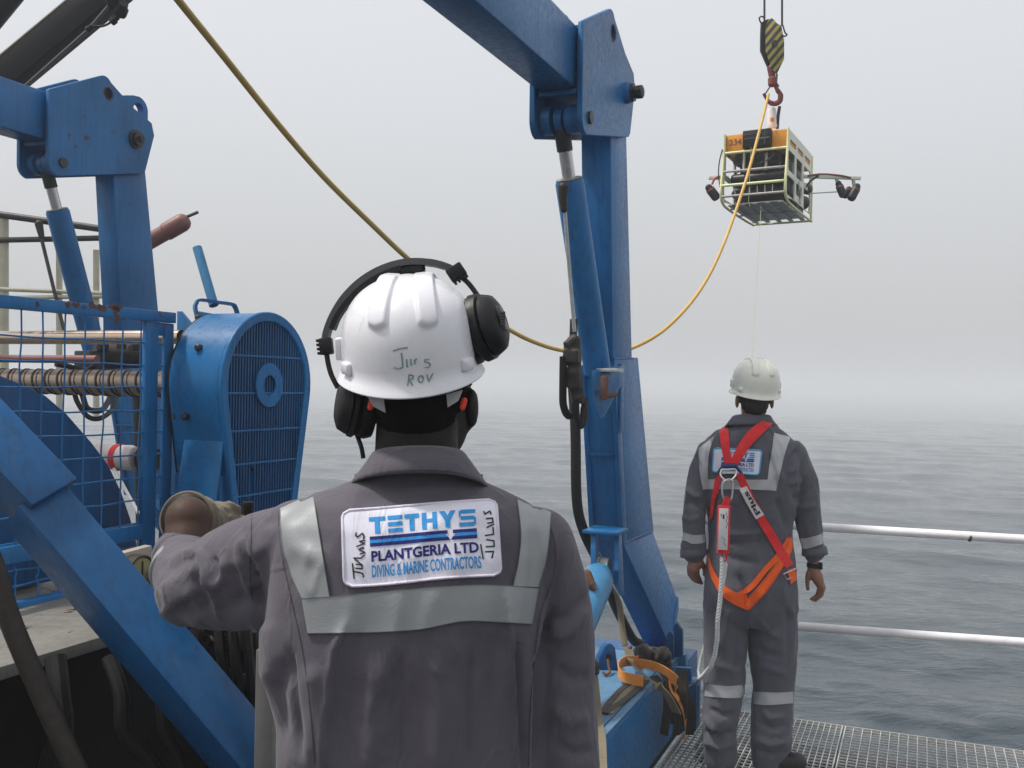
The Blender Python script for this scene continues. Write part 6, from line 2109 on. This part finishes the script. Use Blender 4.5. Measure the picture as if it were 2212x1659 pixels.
# collar
mb = MB()
UP = rail_grid([(1578, 911), (1584, 899), (1606, 895), (1640, 895), (1662, 897), (1668, 906)], [(1566, 924), (1570, 919), (1600, 918), (1640, 917), (1668, 918), (1682, 923)], 5, 30)
cl = bmesh.new()
vv = []
for j in range(31):
    an = R(-85 + 170 * j / 30)
    vv.append([W(UP[j][i][0], UP[j][i][1], FD - (0.066 + 0.028 * i / 5 + 0.008 * math.sin(math.pi * i / 5)) * math.cos(an)) for i in range(6)])
V0 = [[cl.verts.new(p) for p in r_] for r_ in vv]
for j in range(30):
    for i in range(5):
        cl.faces.new((V0[j][i], V0[j][i + 1], V0[j + 1][i + 1], V0[j + 1][i]))
me = bpy.data.meshes.new('collar'); cl.to_mesh(me); cl.free()
o = link_mesh('collar', me, M['cloth_far'], far, 180)
md = o.modifiers.new('t', 'SOLIDIFY'); md.thickness = 0.004; md.offset = 0
MB().strap(spline([vv[0][4] - zv * .006, vv[0][4] + Vector((0.012, 0.05, -0.014)), Z2(1600, 925, FD + .085), Z2(1624, 940, FD + .10), Z2(1650, 925, FD + .085), vv[-1][4] + Vector((-0.012, 0.05, -0.014)), vv[-1][4] - zv * .006], 6), zv, 0.012, 0.002).build('collar', M['cloth_far'], far, 180)
# boots
for pts in ([(1552, 1632, 0.0, .055), (1552, 1648, 0.0, .05), (1546, 1650, .12, .044)], [(1662, 1640, 0.0, .055), (1680, 1646, -0.03, .048), (1722, 1646, -.06, .045)]):
    mb = MB()
    P3 = []
    for x, y, d, r in pts:
        p = Z2(x, y, FD + d)
        p.z = max(r + 0.004, min(p.z, 0.1)) if y > 1640 else 0.10
        P3.append(p)
    mb.limb(P3, [q_[3] for q_ in pts], 14)
    b_ = voxel_union(mb, 0.008, 3)
    link_mesh('boot', b_, M['boot'], far, 180)
# watch
wx = Z2(1757, 1221); 
MB().lathe(wx - zv * 0.011, Vector((0.08, 0, 1)), [(0, 0.0285), (0.001, 0.0315), (0.021, 0.0315), (0.022, 0.0285)], 24).build('wrist_watch', M['plastic'], far)
MB().box(wx + Vector((0.030, -0.012, 0)), (0.006, 0.015, 0.016), None, 0.003).build('watch_case', M['plastic'], far)

# cuffs rolled out
for x, y, ax_, r in ((1498, 1196, (0.16, 0, -1), 0.058), (1760, 1194, (0.12, 0, -1), 0.055)):
    MB().lathe(Z2(x, y) - Vector(ax_).normalized() * 0.018, ax_, [(-0.012, r - 0.008), (-0.010, r), (0.012, r + 0.004), (0.026, r + 0.005), (0.028, r), (0.02, r - 0.006), (-0.01, r - 0.010)], 30).build('sleeve_cuff', M['cloth_far'], far, 180)

kw_ = dict(bv=fb, par_=far, mat='tape_far', off=0.005, edge=None, D=4.5)
tape([(1509, 968), (1510, 1000), (1513, 1030), (1519, 1058)], [(1543, 942), (1533, 975), (1529, 1010), (1530, 1056)], **kw_)
tape([(1672, 935), (1668, 970), (1662, 1005), (1658, 1036)], [(1708, 944), (1697, 975), (1687, 1015), (1677, 1058)], **kw_)
kw_['off'] = 0.0062
tape([(1517, 1036), (1560, 1035), (1610, 1036), (1677, 1036)], [(1519, 1057), (1560, 1057), (1610, 1057), (1677, 1060)], n=30, **kw_)
tape([(1466, 1147), (1480, 1151), (1500, 1156), (1526, 1154)], [(1464, 1168), (1480, 1168), (1497, 1175), (1526, 1172)], n=16, **kw_)
tape([(1713, 1160), (1735, 1163), (1760, 1158), (1784, 1150)], [(1718, 1182), (1738, 1186), (1762, 1180), (1786, 1171)], n=16, **kw_)
tape([(1519, 1477), (1545, 1480), (1575, 1482), (1609, 1479)], [(1520, 1504), (1545, 1506), (1575, 1508), (1609, 1507)], n=20, **kw_)
tape([(1627, 1494), (1650, 1495), (1680, 1496), (1714, 1494)], [(1627, 1520), (1650, 1523), (1680, 1522), (1714, 1519)], n=20, **kw_)

FQ = ((1542, 968), (1646, 973), (1639, 1026), (1539, 1019))
def fp(u, v):
    (a, b), (c, d), (e, f), (g, h) = FQ
    return (a * (1 - u) * (1 - v) + c * u * (1 - v) + e * u * v + g * (1 - u) * v, b * (1 - u) * (1 - v) + d * u * (1 - v) + f * u * v + h * (1 - u) * v)
bo = badge(fb, fp, far, 'patch', 'blue_edge', 4.5, 0.0075, 0.06, 1.9, 0.0036)
badge_print(fp, bo, 0.002, 4.5, False)

# harness webbing
hp_ = dict(bvh=fb)
def web(A_, B_, mat, off, nm='strap', n=24, par_=None, line=True):
    o = drape(fb, rail_grid(A_, B_, 5, n), off, M[mat], nm, par_ or har, 0.004, 4.5)
    if line:
        for f_ in (0.12, 0.88):
            mid = [(a[0] + (b[0] - a[0]) * f_, a[1] + (b[1] - a[1]) * f_) for a, b in zip(A_, B_)]
            m2 = [(x + (0.9 if abs(A_[0][0] - B_[0][0]) > abs(A_[0][1] - B_[0][1]) else 0), y + (0 if abs(A_[0][0] - B_[0][0]) > abs(A_[0][1] - B_[0][1]) else 0.9)) for x, y in mid]
            drape(fb, rail_grid(mid, m2, 1, n), off + 0.0006, M['webline'], 'stitching', o, 0.001, 4.5)
    return o
har = MB().box(W(1575, 1008, 4.462), (0.036, 0.006, 0.016), None, 0.004).build('safety_harness', M['navy_plastic'], far, 40, label='red and orange safety harness with a navy back plate')
web([(1551, 914), (1553, 930), (1558, 965), (1565, 1003)], [(1571, 908), (1573, 925), (1576, 960), (1581, 1003)], 'red_web', 0.013, line=False)
web([(1648, 908), (1622, 926), (1597, 958), (1574, 1003)], [(1672, 914), (1645, 938), (1618, 968), (1592, 1008)], 'red_web', 0.016, line=False)
web([(1589, 1026), (1600, 1052), (1625, 1105), (1660, 1165), (1698, 1228)], [(1604, 1020), (1615, 1045), (1641, 1096), (1677, 1156), (1714, 1218)], 'red_web', 0.014, n=40, line=False)
web([(1545, 1032), (1540, 1060), (1535, 1090), (1532, 1125)], [(1561, 1022), (1553, 1055), (1544, 1085), (1538, 1120)], 'red_web', 0.012, line=False)
web([(1707, 1157), (1695, 1188), (1676, 1217), (1644, 1260), (1606, 1303)], [(1716, 1175), (1704, 1205), (1688, 1231), (1657, 1277), (1616, 1320)], 'orange_web', 0.013, n=36)
web([(1702, 1158), (1682, 1190), (1650, 1226), (1618, 1264), (1585, 1286)], [(1706, 1168), (1690, 1200), (1657, 1236), (1626, 1273), (1590, 1294)], 'orange_web', 0.009, n=30, line=False)
web([(1526, 1197), (1532, 1235), (1545, 1265), (1570, 1290), (1612, 1303)], [(1530, 1195), (1540, 1228), (1558, 1257), (1583, 1277), (1614, 1286)], 'orange_web', 0.011, n=30, line=False)
web([(1545, 1268), (1562, 1290), (1590, 1308), (1614, 1318)], [(1556, 1262), (1574, 1282), (1598, 1298), (1616, 1306)], 'orange_web', 0.012, line=False)
lab = web([(1597, 1056), (1612, 1086), (1633, 1122)], [(1613, 1050), (1628, 1078), (1651, 1112)], 'white_label', 0.0155, 'strap_label', par_=har, line=False)
def lf_(u, v):
    # text runs down the strap
    a0, a1 = (1601, 1062), (1635, 1120)
    b0, b1 = (1613, 1054), (1648, 1111)
    p = (a0[0] + (a1[0] - a0[0]) * u, a0[1] + (a1[1] - a0[1]) * u)
    q_ = (b0[0] + (b1[0] - b0[0]) * u, b0[1] + (b1[1] - b0[1]) * u)
    return (p[0] + (q_[0] - p[0]) * v, p[1] + (q_[1] - p[1]) * v)
vs, fs = text_mesh('Plus', 1.0, 0.03)
on_badge(fb, lf_, [([(0.92 - 0.84 * x, 0.88 - 0.76 * y) for x, y in vs], fs)], 'ink_black', 'strap_lettering', har, 0.0168, 4.5)
# buckle at the hip
bc = [(1690, 1238), (1718, 1226), (1724, 1240), (1698, 1250)]
MB().tube([cast(fb, x, y, 4.6)[0] - Vector((0, 0.018, 0)) for x, y in bc + bc[:2]], 0.0038, 8, False).build('buckle', M['steel'], har)
web([(1700, 1232), (1706, 1252), (1708, 1262)], [(1716, 1226), (1722, 1244), (1722, 1252)], 'orange_web', 0.012, line=False)
# plate, ring
MB().limb([W(1553, 1019, 4.462), W(1562, 1006, 4.458), W(1588, 1006, 4.458), W(1600, 1020, 4.462)], [0.007, 0.009, 0.009, 0.007], 10).build('back_plate', M['navy_plastic'], har)
MB().tube(spline([W(1559, 1014, 4.445), W(1556, 1024, 4.44), W(1562, 1034, 4.43), W(1572, 1038, 4.428), W(1583, 1034, 4.43), W(1590, 1024, 4.44), W(1588, 1014, 4.445), W(1574, 1014, 4.442), W(1559, 1014, 4.445)], 5), 0.0042, 8, False).build('d_ring', M['steel'], har)
MB().tube([W(1560, 1022, 4.442), W(1588, 1022, 4.442)], 0.0035, 8).build('d_ring_bar', M['steel'], har)

# helmet
hup = Vector((0.04, -0.12, 1)).normalized()
hr = (Vector((1, 0.05, 0)) - hup * hup.dot(Vector((1, 0.05, 0)))).normalized()
hfw = hup.cross(hr)
helmet(Z2(1631, 844, FD), hr, hfw, hup, 0.108, 0.136, 0.152, far, 'helmet_far', seg=160, rows=80)

# ------------------------------------------------------------------ lanyard between the harness and the anchor plate
la = thing('safety_lanyard', 'rope lanyard with shock pack hanging from the back of the red harness', 'lanyard', W(1563, 1135, 4.43))
MB().tube(spline([W(1573, 1035, 4.425), W(1562, 1043, 4.425), W(1560, 1065, 4.425), W(1564, 1078, 4.425), W(1574, 1081, 4.425), W(1581, 1074, 4.425), W(1583, 1046, 4.425), W(1580, 1037, 4.425), W(1573, 1035, 4.425)], 5), 0.0042, 8, False).build('karabiner', M['steel'], la)
MB().strap([W(1573, 1074, 4.42), W(1569, 1084, 4.42), W(1564, 1098, 4.42)], Vector((1, 0, 0)), 0.014, 0.004).build('red_loop', M['red_web'], la)
pk = MB().box(W(1563, 1144, 4.425), (0.0265, 0.012, 0.108), (Vector((1, 0, -.01)), Vector((0, 1, 0)), Vector((.01, 0, 1))), 0.005).build('shock_pack', M['red_web'], la)
MB().box(W(1562.5, 1143, 4.4105), (0.0205, 0.0016, 0.092), (Vector((1, 0, -.01)), Vector((0, 1, 0)), Vector((.01, 0, 1))), 0.001).build('pack_label', M['white_label'], pk)
random.seed(8)
tx = MB()
for k in range(5):
    tx.box(W(1569 + (k % 2) * 2.2, 1110 + 7 * k, 4.4085), (0.0012, 0.0004, 0.006), None, 0)
tx.box(W(1563, 1116, 4.4085), (0.004, 0.0004, 0.010), None, 0)
tx.box(W(1558, 1113, 4.4085), (0.0015, 0.0004, 0.008), None, 0)
tx.strap([W(1560, 1160, 4.4085), W(1566, 1167, 4.4085), W(1563, 1172, 4.4085), W(1569, 1180, 4.4085)], Vector((1, 0, 0)), 0.001, 0.0003)
tx.build('label_print', M['ink_black'], pk, 0)
MB().strap(spline([W(1562, 1192, 4.425), W(1562, 1203, 4.42), W(1564, 1211, 4.425), W(1569, 1206, 4.43), W(1567, 1193, 4.43)], 4), Vector((0, 1, 0)), 0.012, 0.002).build('end_loop', M['red_web'], la)
def rope(pts, r, name):
    pts = spline([W(*p) for p in pts], 10)
    L = 0
    strands = [[], [], []]
    for i, p in enumerate(pts):
        if i: L += (pts[i] - pts[i - 1]).length
        t = (pts[min(i + 1, len(pts) - 1)] - pts[max(i - 1, 0)]).normalized()
        b = t.cross(Vector((0, 1, 0))).normalized(); c = t.cross(b)
        for k in range(3):
            a_ = L / 0.045 * 2 * math.pi + k * 2 * math.pi / 3
            strands[k].append(p + (b * math.cos(a_) + c * math.sin(a_)) * r * 0.5)
    for k in range(3):
        MB().tube(strands[k], r * 0.62, 8).build(name, M['rope'], la, 180)
    MB().tube([s_.lerp(p, -0.28) for s_, p in zip(strands[0], pts)], r * 0.46, 6).build('blue_yarn', M['rope_blue'], la, 180)
def dense(pts):
    q_ = []
    for a, b in zip(pts, pts[1:]):
        for k in range(3):
            q_.append(tuple(a[i] + (b[i] - a[i]) * k / 3 for i in range(3)))
    return q_ + [pts[-1]]
rope(dense([(1560, 1204, 4.42), (1560, 1225, 4.42), (1558, 1260, 4.42), (1555, 1300, 4.42), (1550, 1340, 4.42), (1549, 1380, 4.44), (1544, 1415, 4.47), (1535, 1440, 4.5), (1520, 1458, 4.58), (1511, 1466, 4.66)]), 0.0098, 'rope_strand')
rope(dense([(1562, 1206, 4.43), (1566, 1220, 4.43), (1563, 1245, 4.43), (1558, 1270, 4.43)]), 0.0108, 'rope_strand')
rope(dense([(1511, 1466, 4.66), (1509, 1450, 4.7), (1513, 1425, 4.72), (1520, 1400, 4.73), (1525, 1375, 4.74)]), 0.006, 'rope_strand')
MB().tube([W(1512, 1464, 4.66), W(1500, 1476, 4.82), W(1490, 1482, 4.9)], 0.006, 8).build('anchor_hook', M['galv'], la)
